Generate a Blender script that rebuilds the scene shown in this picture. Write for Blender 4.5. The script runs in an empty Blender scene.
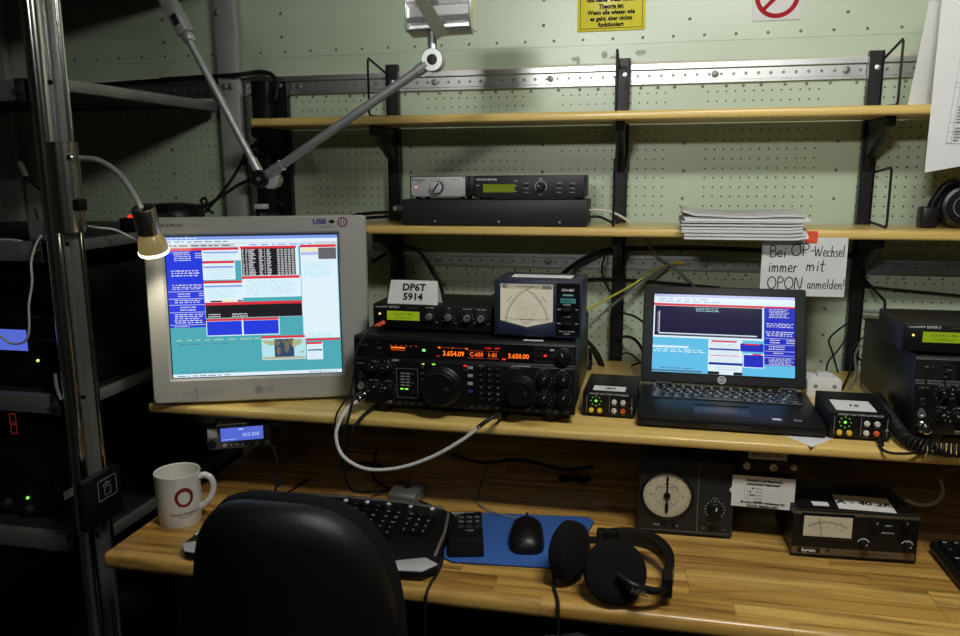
import bpy, bmesh, math, random
from mathutils import Matrix, Vector
random.seed(7)
SC = bpy.context.scene
COL = SC.collection
PI = math.pi

# ------------------------------------------------------------------ materials
def _new(name):
    m = bpy.data.materials.new(name); m.use_nodes = True
    nt = m.node_tree; b = nt.nodes['Principled BSDF']
    return m, nt, b

def plain(name, col, rough=.5, metal=0., bump=0., bscale=300., spec=.5, var=0., vscale=8., coat=0.):
    m, nt, b = _new(name)
    b.inputs['Base Color'].default_value = (*col, 1)
    b.inputs['Roughness'].default_value = rough
    b.inputs['Metallic'].default_value = metal
    b.inputs['Specular IOR Level'].default_value = spec
    b.inputs['Coat Weight'].default_value = coat
    tc = nt.nodes.new('ShaderNodeTexCoord')
    if var:
        n = nt.nodes.new('ShaderNodeTexNoise'); n.inputs['Scale'].default_value = vscale; n.inputs['Detail'].default_value = 5
        nt.links.new(tc.outputs['Object'], n.inputs['Vector'])
        r = nt.nodes.new('ShaderNodeMapRange'); r.inputs[1].default_value = .3; r.inputs[2].default_value = .7
        r.inputs[3].default_value = 1 - var; r.inputs[4].default_value = 1 + var
        nt.links.new(n.outputs['Fac'], r.inputs[0])
        mx = nt.nodes.new('ShaderNodeMix'); mx.data_type = 'RGBA'; mx.blend_type = 'MULTIPLY'; mx.inputs[0].default_value = 1
        mx.inputs[6].default_value = (*col, 1); nt.links.new(r.outputs[0], mx.inputs[7])
        nt.links.new(mx.outputs[2], b.inputs['Base Color'])
    if bump:
        n = nt.nodes.new('ShaderNodeTexNoise'); n.inputs['Scale'].default_value = bscale
        nt.links.new(tc.outputs['Object'], n.inputs['Vector'])
        bp = nt.nodes.new('ShaderNodeBump'); bp.inputs['Strength'].default_value = bump; bp.inputs['Distance'].default_value = .002
        nt.links.new(n.outputs['Fac'], bp.inputs['Height']); nt.links.new(bp.outputs[0], b.inputs['Normal'])
    return m

def glow(name, col, st=1., glossy=0.):
    m, nt, b = _new(name)
    b.inputs['Base Color'].default_value = (0, 0, 0, 1) if not glossy else (.01, .01, .01, 1)
    b.inputs['Roughness'].default_value = .25 if not glossy else .08
    b.inputs['Specular IOR Level'].default_value = .15 if not glossy else glossy
    b.inputs['Emission Color'].default_value = (*col, 1)
    b.inputs['Emission Strength'].default_value = st
    return m

def math_node(nt, op, a, b=None, c=None):
    n = nt.nodes.new('ShaderNodeMath'); n.operation = op
    for i, v in enumerate((a, b, c)):
        if v is None: continue
        if isinstance(v, (int, float)): n.inputs[i].default_value = v
        else: nt.links.new(v, n.inputs[i])
    return n.outputs[0]

def pine(name, c1, c2, c3, rough=.33):
    m, nt, b = _new(name)
    tc = nt.nodes.new('ShaderNodeTexCoord')
    mp = nt.nodes.new('ShaderNodeMapping'); mp.inputs['Scale'].default_value = (1.1, 22, 60)
    nt.links.new(tc.outputs['Object'], mp.inputs['Vector'])
    n = nt.nodes.new('ShaderNodeTexNoise'); n.inputs['Scale'].default_value = 2.2; n.inputs['Detail'].default_value = 6; n.inputs['Distortion'].default_value = .5
    nt.links.new(mp.outputs[0], n.inputs['Vector'])
    r = nt.nodes.new('ShaderNodeValToRGB'); e = r.color_ramp.elements
    e[0].position = .3; e[0].color = (*c2, 1); e[1].position = .68; e[1].color = (*c1, 1)
    nt.links.new(n.outputs['Fac'], r.inputs[0])
    # knots
    mk = nt.nodes.new('ShaderNodeMapping'); mk.inputs['Scale'].default_value = (3.2, 5.5, 8); mk.inputs['Location'].default_value = (.37, .2, .1)
    nt.links.new(tc.outputs['Object'], mk.inputs['Vector'])
    v = nt.nodes.new('ShaderNodeTexVoronoi'); v.inputs['Scale'].default_value = 1.0; v.inputs['Randomness'].default_value = 1
    nt.links.new(mk.outputs[0], v.inputs['Vector'])
    k = nt.nodes.new('ShaderNodeMapRange'); k.inputs[1].default_value = .05; k.inputs[2].default_value = .13; k.inputs[3].default_value = .75; k.inputs[4].default_value = 0
    nt.links.new(v.outputs['Distance'], k.inputs[0])
    mx = nt.nodes.new('ShaderNodeMix'); mx.data_type = 'RGBA'
    nt.links.new(k.outputs[0], mx.inputs[0]); nt.links.new(r.outputs[0], mx.inputs[6]); mx.inputs[7].default_value = (*c3, 1)
    nt.links.new(mx.outputs[2], b.inputs['Base Color'])
    b.inputs['Roughness'].default_value = rough; b.inputs['Coat Weight'].default_value = .25; b.inputs['Coat Roughness'].default_value = .18
    return m

def butcher(name):
    m, nt, b = _new(name)
    tc = nt.nodes.new('ShaderNodeTexCoord')
    sp = nt.nodes.new('ShaderNodeSeparateXYZ'); nt.links.new(tc.outputs['Object'], sp.inputs[0])
    row = math_node(nt, 'FLOOR', math_node(nt, 'DIVIDE', sp.outputs[1], .043))
    wn = nt.nodes.new('ShaderNodeTexWhiteNoise'); wn.noise_dimensions = '1D'; nt.links.new(row, wn.inputs['W'])
    xs = math_node(nt, 'ADD', math_node(nt, 'DIVIDE', sp.outputs[0], .36), math_node(nt, 'MULTIPLY', wn.outputs['Value'], 7.3))
    colm = math_node(nt, 'FLOOR', xs)
    cb = nt.nodes.new('ShaderNodeCombineXYZ'); nt.links.new(row, cb.inputs[0]); nt.links.new(colm, cb.inputs[1])
    w2 = nt.nodes.new('ShaderNodeTexWhiteNoise'); w2.noise_dimensions = '2D'; nt.links.new(cb.outputs[0], w2.inputs['Vector'])
    r = nt.nodes.new('ShaderNodeValToRGB'); e = r.color_ramp.elements
    e[0].position = 0; e[0].color = (.33, .155, .030, 1); e[1].position = 1; e[1].color = (.72, .45, .120, 1)
    q = r.color_ramp.elements.new(.45); q.color = (.55, .310, .070, 1)
    nt.links.new(w2.outputs['Value'], r.inputs[0])
    # grain, shifted per stave
    ad = nt.nodes.new('ShaderNodeVectorMath'); ad.operation = 'MULTIPLY_ADD'
    nt.links.new(w2.outputs['Color'], ad.inputs[0]); ad.inputs[1].default_value = (9, 3, 9)
    mp = nt.nodes.new('ShaderNodeMapping'); mp.inputs['Scale'].default_value = (2.4, 38, 38)
    nt.links.new(tc.outputs['Object'], mp.inputs['Vector']); nt.links.new(mp.outputs[0], ad.inputs[2])
    n = nt.nodes.new('ShaderNodeTexNoise'); n.inputs['Scale'].default_value = 1.3; n.inputs['Detail'].default_value = 7; n.inputs['Distortion'].default_value = .9
    nt.links.new(ad.outputs[0], n.inputs['Vector'])
    g = nt.nodes.new('ShaderNodeValToRGB'); ge = g.color_ramp.elements
    ge[0].position = .33; ge[0].color = (.32, .25, .19, 1); ge[1].position = .56; ge[1].color = (1, 1, 1, 1)
    nt.links.new(n.outputs['Fac'], g.inputs[0])
    mx = nt.nodes.new('ShaderNodeMix'); mx.data_type = 'RGBA'; mx.blend_type = 'MULTIPLY'; mx.inputs[0].default_value = .85
    nt.links.new(r.outputs[0], mx.inputs[6]); nt.links.new(g.outputs[0], mx.inputs[7])
    # thin joints
    fy = math_node(nt, 'FRACT', math_node(nt, 'DIVIDE', sp.outputs[1], .043)); fx = math_node(nt, 'FRACT', xs)
    j = math_node(nt, 'MAXIMUM', math_node(nt, 'LESS_THAN', fy, .022), math_node(nt, 'LESS_THAN', fx, .0035))
    m2 = nt.nodes.new('ShaderNodeMix'); m2.data_type = 'RGBA'
    nt.links.new(math_node(nt, 'MULTIPLY', j, .55), m2.inputs[0]); nt.links.new(mx.outputs[2], m2.inputs[6]); m2.inputs[7].default_value = (.16, .07, .02, 1)
    nt.links.new(m2.outputs[2], b.inputs['Base Color'])
    b.inputs['Roughness'].default_value = .36; b.inputs['Coat Weight'].default_value = .35; b.inputs['Coat Roughness'].default_value = .15
    return m

def wall_mat(name, col):
    """painted sheet metal, perforated below the upper rail in fields of 13 columns"""
    m, nt, b = _new(name)
    tc = nt.nodes.new('ShaderNodeTexCoord')
    sp = nt.nodes.new('ShaderNodeSeparateXYZ'); nt.links.new(tc.outputs['Object'], sp.inputs[0])
    X, Z = sp.outputs[0], sp.outputs[2]
    PER, PX, PZ = .318, .0189, .0206
    u = math_node(nt, 'SUBTRACT', X, .0725 - PER/2)
    fp = math_node(nt, 'SUBTRACT', math_node(nt, 'FLOORED_MODULO', u, PER), PER/2)      # 0 at the centre of a field
    gx = math_node(nt, 'SUBTRACT', math_node(nt, 'FLOORED_MODULO', math_node(nt, 'ADD', math_node(nt, 'SUBTRACT', math_node(nt, 'FLOORED_MODULO', math_node(nt, 'SUBTRACT', X, .0725), PER), PER/2), PX/2), PX), PX/2)
    fc = math_node(nt, 'ABSOLUTE', math_node(nt, 'SUBTRACT', math_node(nt, 'FLOORED_MODULO', math_node(nt, 'SUBTRACT', X, .0725), PER), PER/2))
    gz = math_node(nt, 'SUBTRACT', math_node(nt, 'FLOORED_MODULO', math_node(nt, 'SUBTRACT', Z, 1.349 - PZ/2), PZ), PZ/2)
    d = math_node(nt, 'SQRT', math_node(nt, 'ADD', math_node(nt, 'MULTIPLY', gx, gx), math_node(nt, 'MULTIPLY', gz, gz)))
    hole = math_node(nt, 'LESS_THAN', d, .0019)
    hole = math_node(nt, 'MULTIPLY', hole, math_node(nt, 'LESS_THAN', fc, 6.4*PX))
    hole = math_node(nt, 'MULTIPLY', hole, math_node(nt, 'LESS_THAN', Z, 1.562))
    n = nt.nodes.new('ShaderNodeTexNoise'); n.inputs['Scale'].default_value = 3.5; n.inputs['Detail'].default_value = 6
    nt.links.new(tc.outputs['Object'], n.inputs['Vector'])
    r = nt.nodes.new('ShaderNodeValToRGB'); e = r.color_ramp.elements
    e[0].position = .3; e[0].color = (col[0]*.9, col[1]*.92, col[2]*.88, 1); e[1].position = .7; e[1].color = (*col, 1)
    nt.links.new(n.outputs['Fac'], r.inputs[0])
    mx = nt.nodes.new('ShaderNodeMix'); mx.data_type = 'RGBA'
    nt.links.new(hole, mx.inputs[0]); nt.links.new(r.outputs[0], mx.inputs[6]); mx.inputs[7].default_value = (.006, .007, .006, 1)
    nt.links.new(mx.outputs[2], b.inputs['Base Color'])
    b.inputs['Roughness'].default_value = .33; b.inputs['Specular IOR Level'].default_value = .6
    return m

def brushed(name, col, rough=.3, axis=(2, 2, 400)):
    m, nt, b = _new(name)
    b.inputs['Base Color'].default_value = (*col, 1); b.inputs['Metallic'].default_value = 1
    tc = nt.nodes.new('ShaderNodeTexCoord'); mp = nt.nodes.new('ShaderNodeMapping'); mp.inputs['Scale'].default_value = axis
    nt.links.new(tc.outputs['Object'], mp.inputs['Vector'])
    n = nt.nodes.new('ShaderNodeTexNoise'); n.inputs['Scale'].default_value = 1; n.inputs['Detail'].default_value = 3
    nt.links.new(mp.outputs[0], n.inputs['Vector'])
    r = nt.nodes.new('ShaderNodeMapRange'); r.inputs[3].default_value = rough*.7; r.inputs[4].default_value = rough*1.3
    nt.links.new(n.outputs['Fac'], r.inputs[0]); nt.links.new(r.outputs[0], b.inputs['Roughness'])
    return m

M = {}
M['wall'] = wall_mat('pale_green_sheet_metal', (.55, .635, .475))
M['wallplain'] = plain('dark_room_wall', (.06, .065, .055), .6, var=.06)
M['frontgrey'] = plain('light_grey_front', (.46, .46, .46), .38, .0)
M['headalu'] = plain('polished_aluminium', (.86, .86, .86), .27, .92)
M['midgrey'] = plain('mid_grey_plastic', (.10, .10, .10), .45)
M['silverplastic'] = plain('silver_plastic', (.60, .60, .61), .32, .2)
M['stain'] = plain('glue_residue', (.42, .49, .37), .6, var=.08, vscale=60)
M['rivet'] = plain('dull_rivet', (.20, .22, .19), .45, .6)
M['ceiling'] = plain('grey_ceiling', (.06, .06, .055), .8)
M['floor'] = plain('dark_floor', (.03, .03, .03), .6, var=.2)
M['alu'] = brushed('rail_aluminium', (.52, .53, .52), .34, (400, 2, 2))
M['aludull'] = plain('dull_aluminium', (.50, .50, .48), .45, .35, var=.12, vscale=14)
M['rackmetal'] = plain('rack_steel', (.30, .31, .30), .42, .7, var=.1, vscale=10)
M['chrome'] = plain('chrome', (.80, .79, .76), .16, 1)
M['steel'] = brushed('brushed_steel', (.62, .60, .55), .24, (500, 500, 3))
M['silver'] = plain('satin_silver', (.66, .67, .66), .34, .85)
M['armgrey'] = plain('grey_lamp_arm', (.34, .35, .35), .42, .55)
M['black'] = plain('black_plastic', (.006, .006, .0065), .42, bump=.15, spec=.35)
M['blackmetal'] = plain('black_painted_metal', (.007, .007, .0075), .40, .0, spec=.35, bump=.12, bscale=600)
M['darkgrey'] = plain('dark_grey_metal', (.020, .021, .022), .45, spec=.35, bump=.1, bscale=500)
M['blackglossy'] = plain('glossy_black', (.008, .008, .009), .16)
M['rubber'] = plain('black_rubber', (.007, .007, .007), .6, spec=.35)
M['foam'] = plain('black_foam', (.006, .006, .0065), .95, bump=.6, bscale=900, spec=.2)
M['leather'] = plain('black_leatherette', (.007, .007, .0075), .35, bump=.2, bscale=220)
M['bluegrey'] = plain('blue_black_metal', (.022, .027, .060), .36)
M['fabric'] = plain('black_chair_fabric', (.006, .006, .007), .9, bump=.5, bscale=700, spec=.15)
M['chairshell'] = plain('black_chair_shell', (.005, .005, .0055), .42, bump=.3, bscale=900)
M['pine'] = pine('varnished_pine', (.84, .61, .205), (.70, .46, .12), (.26, .11, .02))
M['butcher'] = butcher('beech_butcher_block')
M['beige'] = plain('light_grey_plastic', (.40, .39, .36), .48, bump=.08, bscale=700)
M['white'] = plain('white_paper', (.78, .78, .76), .8)
M['paperold'] = plain('grey_paper', (.66, .66, .65), .8, var=.05, vscale=40)
M['offwhite'] = plain('cream_strip', (.62, .58, .44), .6)
M['ceramic'] = plain('white_ceramic', (.72, .70, .64), .18, coat=.4)
M['mugdark'] = plain('mug_inside', (.62, .58, .50), .25)
M['red'] = plain('red_plastic', (.55, .035, .02), .45)
M['redorange'] = plain('orange_red_paper', (.85, .09, .03), .6)
M['signred'] = plain('sign_red', (.42, .012, .018), .7, spec=.2)
M['logored'] = plain('dark_red_print', (.22, .012, .02), .4)
M['ink'] = plain('black_ink', (.008, .008, .009), .7, spec=.2)
M['printgrey'] = plain('grey_print', (.22, .22, .23), .7)
M['printlight'] = plain('white_print', (.80, .80, .80), .6)
M['printdim'] = plain('dim_grey_print', (.36, .36, .36), .6)
M['yellowsign'] = plain('yellow_laminate', (.80, .72, .06), .25, var=.03, spec=.3, coat=.25)
M['padblue'] = plain('blue_cloth', (.045, .13, .42), .85, bump=.3, bscale=900, spec=.2)
M['yellow'] = plain('yellow_plastic', (.80, .55, .04), .4)
M['yellowwire'] = plain('yellow_wire', (.62, .60, .06), .45)
M['whitebtn'] = plain('cream_button', (.72, .70, .62), .4)
M['redbtn'] = plain('red_button', (.75, .10, .035), .4)
M['whitecable'] = plain('white_cable', (.66, .66, .63), .45)
M['greycable'] = plain('grey_cable', (.22, .22, .21), .5)
M['meterface'] = plain('cream_meter_face', (.66, .60, .44), .5)
M['meterlit'] = glow('lit_meter_face', (.80, .74, .56), .55)
M['dialface'] = plain('aged_dial_face', (.60, .53, .38), .55, var=.08, vscale=30)
M['teal'] = plain('teal_badge', (.10, .38, .36), .4)
M['navy'] = plain('navy_print', (.03, .04, .22), .5)
M['goldtrim'] = plain('bronze_trim', (.20, .16, .11), .4, .6)
M['keyblack'] = plain('key_black', (.006, .006, .0065), .38, spec=.35)
M['keyprint'] = glow('laptop_key_legend', (.8, .85, 1), .9)
M['lcdgreen'] = glow('lcd_yellow_green', (.32, .46, .015), .62)
M['lcdgreendim'] = plain('x', (.1, .1, .1))
M['lcdgreendim'] = glow('lcd_green_glass', (.20, .26, .02), .55)
M['lcdink'] = plain('lcd_ink', (.05, .09, .01), .5)
M['lcdblue'] = glow('lcd_blue', (.12, .19, .85), .75)
M['lcdbluelit'] = glow('lcd_blue_text', (.55, .65, 1), 1.)
M['orange'] = glow('orange_digits', (1, .16, .012), 1.7)
M['orangedim'] = glow('orange_legend', (.9, .10, .01), .55)
M['ledred'] = glow('red_led', (1, .03, .02), 1.3)
M['leddimred'] = glow('dim_red_digits', (.35, .03, .015), .35)
M['ledgreen'] = glow('green_led', (.25, .9, .08), 1.3)
M['ledgreendim'] = glow('dim_green_led', (.14, .40, .05), .8)
M['ledgreensq'] = glow('green_square', (.25, .95, .25), 1.1)
M['ledyellow'] = glow('yellow_led', (1, .75, .18), 1.6)
M['ledpink'] = glow('pink_led', (1, .25, .25), 1.4)
M['halogen'] = glow('spot_bulb_face', (1, .94, .66), 4.5)
M['amberglass'] = glow('lit_reflector_glass', (1, .75, .25), .16); M['amberglass'].node_tree.nodes['Principled BSDF'].inputs['Base Color'].default_value = (.45, .40, .26, 1); M['amberglass'].node_tree.nodes['Principled BSDF'].inputs['Metallic'].default_value = .8
M['tubelamp'] = glow('fluorescent_tube', (1, 1, .93), 30)
# pixels of the computer screens
def scr(n, c, s=1.): M['s_'+n] = glow('screen_'+n, c, s, .35)
scr('teal', (.075, .40, .46)); scr('blue', (.018, .045, .72)); scr('white', (.74, .88, .97)); scr('grey', (.62, .64, .70))
scr('bar', (.22, .34, .82)); scr('red', (.72, .03, .05)); scr('black', (.012, .012, .016)); scr('navy', (.012, .010, .045)); scr('yellow', (.85, .80, .42))
scr('dim', (.13, .13, .14)); scr('text', (.75, .78, .80)); scr('cyan', (.45, .78, .82)); scr('land', (.16, .15, .08)); scr('land2', (.42, .46, .26)); scr('sea', (.035, .07, .15))
scr('sky', (.12, .52, .80)); scr('bluel', (.020, .030, .52)); scr('lilac', (.48, .50, .85)); scr('gtext', (.50, .62, .40)); scr('ink', (.10, .16, .30)); scr('dblue', (.01, .03, .30))

# ------------------------------------------------------------------ mesh builder
_txt = {}
class MB:
    def __init__(s): s.v = []; s.f = []; s.mi = []; s.slots = []; s.X = Matrix()
    def slot(s, m):
        m = M[m] if isinstance(m, str) else m
        if m not in s.slots: s.slots.append(m)
        return s.slots.index(m)
    def raw(s, vs, fs, m):
        k = s.slot(m); o = len(s.v)
        s.v += [tuple(s.X @ Vector(p)) for p in vs]
        for f in fs: s.f.append([i+o for i in f]); s.mi.append(k)
        return s
    def bm(s, b, m, T=None):
        b.verts.index_update()
        s.raw([(T @ v.co if T else v.co) for v in b.verts], [[v.index for v in f.verts] for f in b.faces], m); b.free(); return s
    def box(s, x0, x1, y0, y1, z0, z1, m, bev=0., seg=2):
        b = bmesh.new(); bmesh.ops.create_cube(b, size=1)
        for v in b.verts: v.co = ((x0+x1)/2+v.co.x*(x1-x0), (y0+y1)/2+v.co.y*(y1-y0), (z0+z1)/2+v.co.z*(z1-z0))
        if bev: bmesh.ops.bevel(b, geom=b.edges[:], offset=min(bev, .49*min(x1-x0, y1-y0, z1-z0)), segments=seg, profile=.5, affect='EDGES')
        return s.bm(b, m)
    def prism(s, poly, h0, h1, m, axis='y', bev=0.):
        """poly in 2-D extruded: axis y -> (x,z), z -> (x,y), x -> (y,z)"""
        mk = {'y': lambda p, h: (p[0], h, p[1]), 'z': lambda p, h: (p[0], p[1], h), 'x': lambda p, h: (h, p[0], p[1])}[axis]
        b = bmesh.new(); a = [b.verts.new(mk(p, h0)) for p in poly]; c = [b.verts.new(mk(p, h1)) for p in poly]; n = len(poly)
        b.faces.new(a); b.faces.new(c[::-1])
        for i in range(n): b.faces.new((a[i], c[i], c[(i+1) % n], a[(i+1) % n]))
        bmesh.ops.recalc_face_normals(b, faces=b.faces[:])
        if bev: bmesh.ops.bevel(b, geom=b.edges[:], offset=bev, segments=2, profile=.5, affect='EDGES')
        return s.bm(b, m)
    def lathe(s, prof, o, ax, m, n=28, cap=True):
        """prof: (radius, height along ax)"""
        ax = Vector(ax).normalized(); q = Vector((0, 0, 1)).rotation_difference(ax).to_matrix().to_4x4(); T = Matrix.Translation(o) @ q
        vs = []; fs = []
        for r, h in prof: vs += [T @ Vector((r*math.cos(2*PI*i/n), r*math.sin(2*PI*i/n), h)) for i in range(n)]
        for k in range(len(prof)-1):
            for i in range(n): j = (i+1) % n; fs.append((k*n+i, k*n+j, (k+1)*n+j, (k+1)*n+i))
        if cap:
            if prof[0][0] > 1e-6: fs.append(tuple(range(n))[::-1])
            if prof[-1][0] > 1e-6: fs.append(tuple((len(prof)-1)*n+i for i in range(n)))
        return s.raw(vs, fs, m)
    def cyl(s, p0, p1, r, m, r2=None, n=24):
        d = Vector(p1)-Vector(p0); r2 = r if r2 is None else r2
        return s.lathe([(r, 0), (r2, d.length)], p0, d, m, n)
    def tube(s, pts, r, m, n=8, smooth=4, rad=None):
        P = [Vector(p) for p in pts]
        if smooth and len(P) > 2:
            Q = []; E = [2*P[0]-P[1]]+P+[2*P[-1]-P[-2]]
            for i in range(1, len(E)-2):
                for k in range(smooth):
                    t = k/smooth; a, b, c, d = E[i-1:i+3]
                    Q.append(.5*((2*b)+(c-a)*t+(2*a-5*b+4*c-d)*t*t+(3*b-a-3*c+d)*t**3))
            Q.append(P[-1]); P = Q
        vs = []; fs = []; N = None
        for i, p in enumerate(P):
            t = (P[min(i+1, len(P)-1)]-P[max(i-1, 0)]).normalized()
            if N is None: N = t.orthogonal().normalized()
            N = (N-t*N.dot(t)).normalized(); B = t.cross(N)
            rr = r if rad is None else rad(i/(len(P)-1))
            vs += [p+(N*math.cos(2*PI*k/n)+B*math.sin(2*PI*k/n))*rr for k in range(n)]
        for i in range(len(P)-1):
            for k in range(n): j = (k+1) % n; fs.append((i*n+k, i*n+j, (i+1)*n+j, (i+1)*n+k))
        fs.append(tuple(range(n))[::-1]); fs.append(tuple((len(P)-1)*n+k for k in range(n)))
        return s.raw(vs, fs, m)
    def rect(s, x0, z0, x1, z1, m, y=-.0006):          # thin print on a front face that looks to -y
        return s.raw([(x0, y, z0), (x1, y, z0), (x1, y, z1), (x0, y, z1)], [(0, 1, 2, 3)], m)
    def ring(s, cx, cz, r0, r1, m, y=-.0006, a0=0., a1=2*PI, n=40):
        vs = []; fs = []
        for i in range(n+1):
            a = a0+(a1-a0)*i/n
            vs += [(cx+r0*math.cos(a), y, cz+r0*math.sin(a)), (cx+r1*math.cos(a), y, cz+r1*math.sin(a))]
        for i in range(n): fs.append((2*i, 2*i+1, 2*i+3, 2*i+2))
        return s.raw(vs, fs, m)
    def line(s, xa, za, xb, zb, w, m, y=-.0006):
        d = Vector((xb-xa, zb-za)); 
        if d.length < 1e-9: return s
        nrm = Vector((-d.y, d.x)).normalized()*w/2
        return s.raw([(xa-nrm.x, y, za-nrm.y), (xb-nrm.x, y, zb-nrm.y), (xb+nrm.x, y, zb+nrm.y), (xa+nrm.x, y, za+nrm.y)], [(0, 1, 2, 3)], m)
    def text(s, t, x, z, size, m, y=-.0007, align='CENTER', sx=1., shear=0., bold=0.):
        """flat lettering on a front face; (x, z) is the middle of the line"""
        key = (t, align, shear, bold)
        if key not in _txt:
            c = bpy.data.curves.new('lettering', 'FONT'); c.body = t; c.align_x = align; c.align_y = 'CENTER'; c.shear = shear; c.offset = bold; c.resolution_u = 2
            o = bpy.data.objects.new('lettering', c); me = bpy.data.meshes.new_from_object(o)
            _txt[key] = ([tuple(v.co) for v in me.vertices], [tuple(p.vertices) for p in me.polygons])
            bpy.data.objects.remove(o); bpy.data.curves.remove(c); bpy.data.meshes.remove(me)
        vs, fs = _txt[key]
        return s.raw([(x+v[0]*size*sx, y, z+v[1]*size) for v in vs], fs, m)
    def mesh(s, name):
        me = bpy.data.meshes.new(name); me.from_pydata(s.v, [], s.f)
        for m in s.slots: me.materials.append(m)
        me.polygons.foreach_set('material_index', s.mi); me.polygons.foreach_set('use_smooth', [True]*len(s.f))
        me.update(); me.set_sharp_from_angle(angle=math.radians(38)); return me
    def obj(s, name, parent=None, label=None):
        o = bpy.data.objects.new(name, s.mesh(name)); COL.objects.link(o)
        if parent: o.parent = parent
        if label: o['label'] = label
        return o

def tag(o, label, cat, group=None):
    o['label'] = label; o['category'] = cat
    if group: o['group'] = group
    return o
def thing(name, label, cat, loc=(0, 0, 0), rz=0., group=None, rx=0., ry=0.):
    o = bpy.data.objects.new(name, None); COL.objects.link(o); o.empty_display_size = .05
    o.location = loc; o.rotation_euler = (math.radians(rx), math.radians(ry), math.radians(rz))
    return tag(o, label, cat, group)
def struct(name, mb):
    o = mb.obj(name); o['kind'] = 'structure'; return o
def copy_tree(o, parent=None):
    c = o.copy(); COL.objects.link(c)
    if parent: c.parent = parent
    for ch in o.children: copy_tree(ch, c)
    return c
def knob_mb(r, h, m='black', ptr='printlight', ang=0., skirt=0., flute=0):
    """a turned knob whose axis looks to -y, origin on the panel"""
    k = MB(); pr = []
    if skirt: pr += [(skirt, 0), (skirt, h*.25), (r*1.02, h*.32)]
    else: pr += [(r, 0)]
    pr += [(r*.97, h*.9), (r*.86, h), (0, h)]
    k.lathe(pr, (0, 0, 0), (0, -1, 0), m, 30)
    if flute:
        for i in range(flute):
            a = 2*PI*i/flute; x, z = r*math.cos(a), r*math.sin(a); k.cyl((x, -h*.34, z), (x, -h*.9, z), r*.07, m, n=6)
    if ptr:
        k.line(r*.25*math.sin(ang), r*.25*math.cos(ang), r*.85*math.sin(ang), r*.85*math.cos(ang), r*.18, ptr, y=-h-.0003)
    return k
def place(mb, name, parent, x, y, z, label=None):
    o = mb.obj(name, parent, label); o.location = (x, y, z); return o

# ------------------------------------------------------------------ camera
cam = bpy.data.cameras.new('camera'); cam.lens = 29.179; cam.sensor_width = 36; cam.clip_start = .02
co = bpy.data.objects.new('camera', cam); COL.objects.link(co)
Rm = Matrix([[0.977625, -0.03383, 0.207617], [0.210276, 0.184089, -0.960154], [-0.005738, 0.982327, 0.187083]]).to_4x4()
co.matrix_world = Matrix.Translation((0, -1.83, 1.39)) @ Rm
SC.camera = co

# ------------------------------------------------------------------ the room
XL, XR, YF, ZC = -2.3, 2.2, -4.2, 2.5
w = MB(); w.box(XL, XR, 0, .06, 0, ZC, 'wall')
# lapped sheet joints and rivets
w.box(XL, XR, -.0015, 0, 1.661, 1.688, 'wall'); w.box(XL, XR, -.0008, 0, 1.6215, 1.6605, 'wall')
def rivet(x, z, r=.0036): w.lathe([(r, 0), (r*.8, .0016), (r*.3, .0024), (0, .0025)], (x, -.001, z), (0, -1, 0), 'rivet', 10)
for i in range(-22, 16): rivet(-.026+i*.0652, 1.6735)
for c in range(-5, 4):
    xg = .0725+c*.318
    for k in range(-8, 4): rivet(xg, 1.385+k*.0605 if k < 2 else 1.600+k*.054, .0036)
for i in range(-30, 22): rivet(-.171+i*.0455+random.uniform(-.012, .012), 1.5665, .0036); rivet(-.15+i*.041+random.uniform(-.01, .01), 1.1535, .0032)
for (x, z, sx_, sz_, sd) in ((-.172, 1.633, .012, .006, 1), (-.166, 1.618, .006, .016, 2), (-.108, 1.640, .008, .010, 3), (-.088, 1.634, .012, .004, 4), (-.030, 1.641, .014, .008, 5)):
    rd_ = random.Random(sd); w.raw([(x+sx_*math.cos(a)*rd_.uniform(.6, 1.1), -.0013, z+sz_*math.sin(a)*rd_.uniform(.6, 1.1)) for a in [2*PI*i/14 for i in range(14)]], [tuple(range(14))], 'stain')
struct('wall_back', w)
m_ = MB(); m_.box(XL, XR, -.004, 0, 0, .715, 'floor'); o = m_.obj('under_bench_shade'); o['kind'] = 'structure'  # dark panel added on the lower wall, standing in for shade under the bench
m_ = MB(); m_.box(XL, XR, YF, .06, -.05, 0, 'floor'); struct('floor', m_)
m_ = MB(); m_.box(XL, XR, YF, .06, ZC, ZC+.05, 'ceiling'); struct('ceiling', m_)
m_ = MB(); m_.box(XL-.06, XL, YF, .06, 0, ZC, 'wallplain'); struct('wall_left', m_)
m_ = MB(); m_.box(XR, XR+.06, YF, .06, 0, ZC, 'wallplain'); struct('wall_right', m_)
m_ = MB(); m_.box(XL, XR, YF-.06, YF, 0, ZC, 'wallplain'); struct('wall_front', m_)

# seat rails screwed on the wall
def rail(z0, z1, name, label):
    r = MB(); h = z1-z0
    prof = [(0, z0), (-.010, z0), (-.010, z0+h*.12), (-.005, z0+h*.16), (-.005, z0+h*.66), (-.012, z0+h*.72), (-.012, z1-.001), (0, z1)]
    r.prism([(p[0], p[1]) for p in prof], XL+.02, XR-.02, 'alu', 'x')
    zc = z0+h*.42
    for i in range(-76, 84):
        x = i*.0254-.009
        r.lathe([(.0036, 0), (.0031, .0012), (.0008, .0014), (0, .0014)], (x, -.0050, zc), (0, -1, 0), 'rivet', 8)
    for x in (-.228, .130, .395, -.84, -.50, .75): r.lathe([(.0075, 0), (.0075, .002), (.005, .003), (0, .003)], (x, -.0052, zc), (0, -1, 0), 'rivet', 14)
    o = r.obj(name); tag(o, label, 'rail'); return o
rail(1.573, 1.6165, 'wall_rail', 'perforated aluminium rail across the wall just above the top wooden shelf')
rail(1.162, 1.196, 'wall_rail', 'perforated aluminium rail across the wall behind the laptop and the cables')
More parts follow.
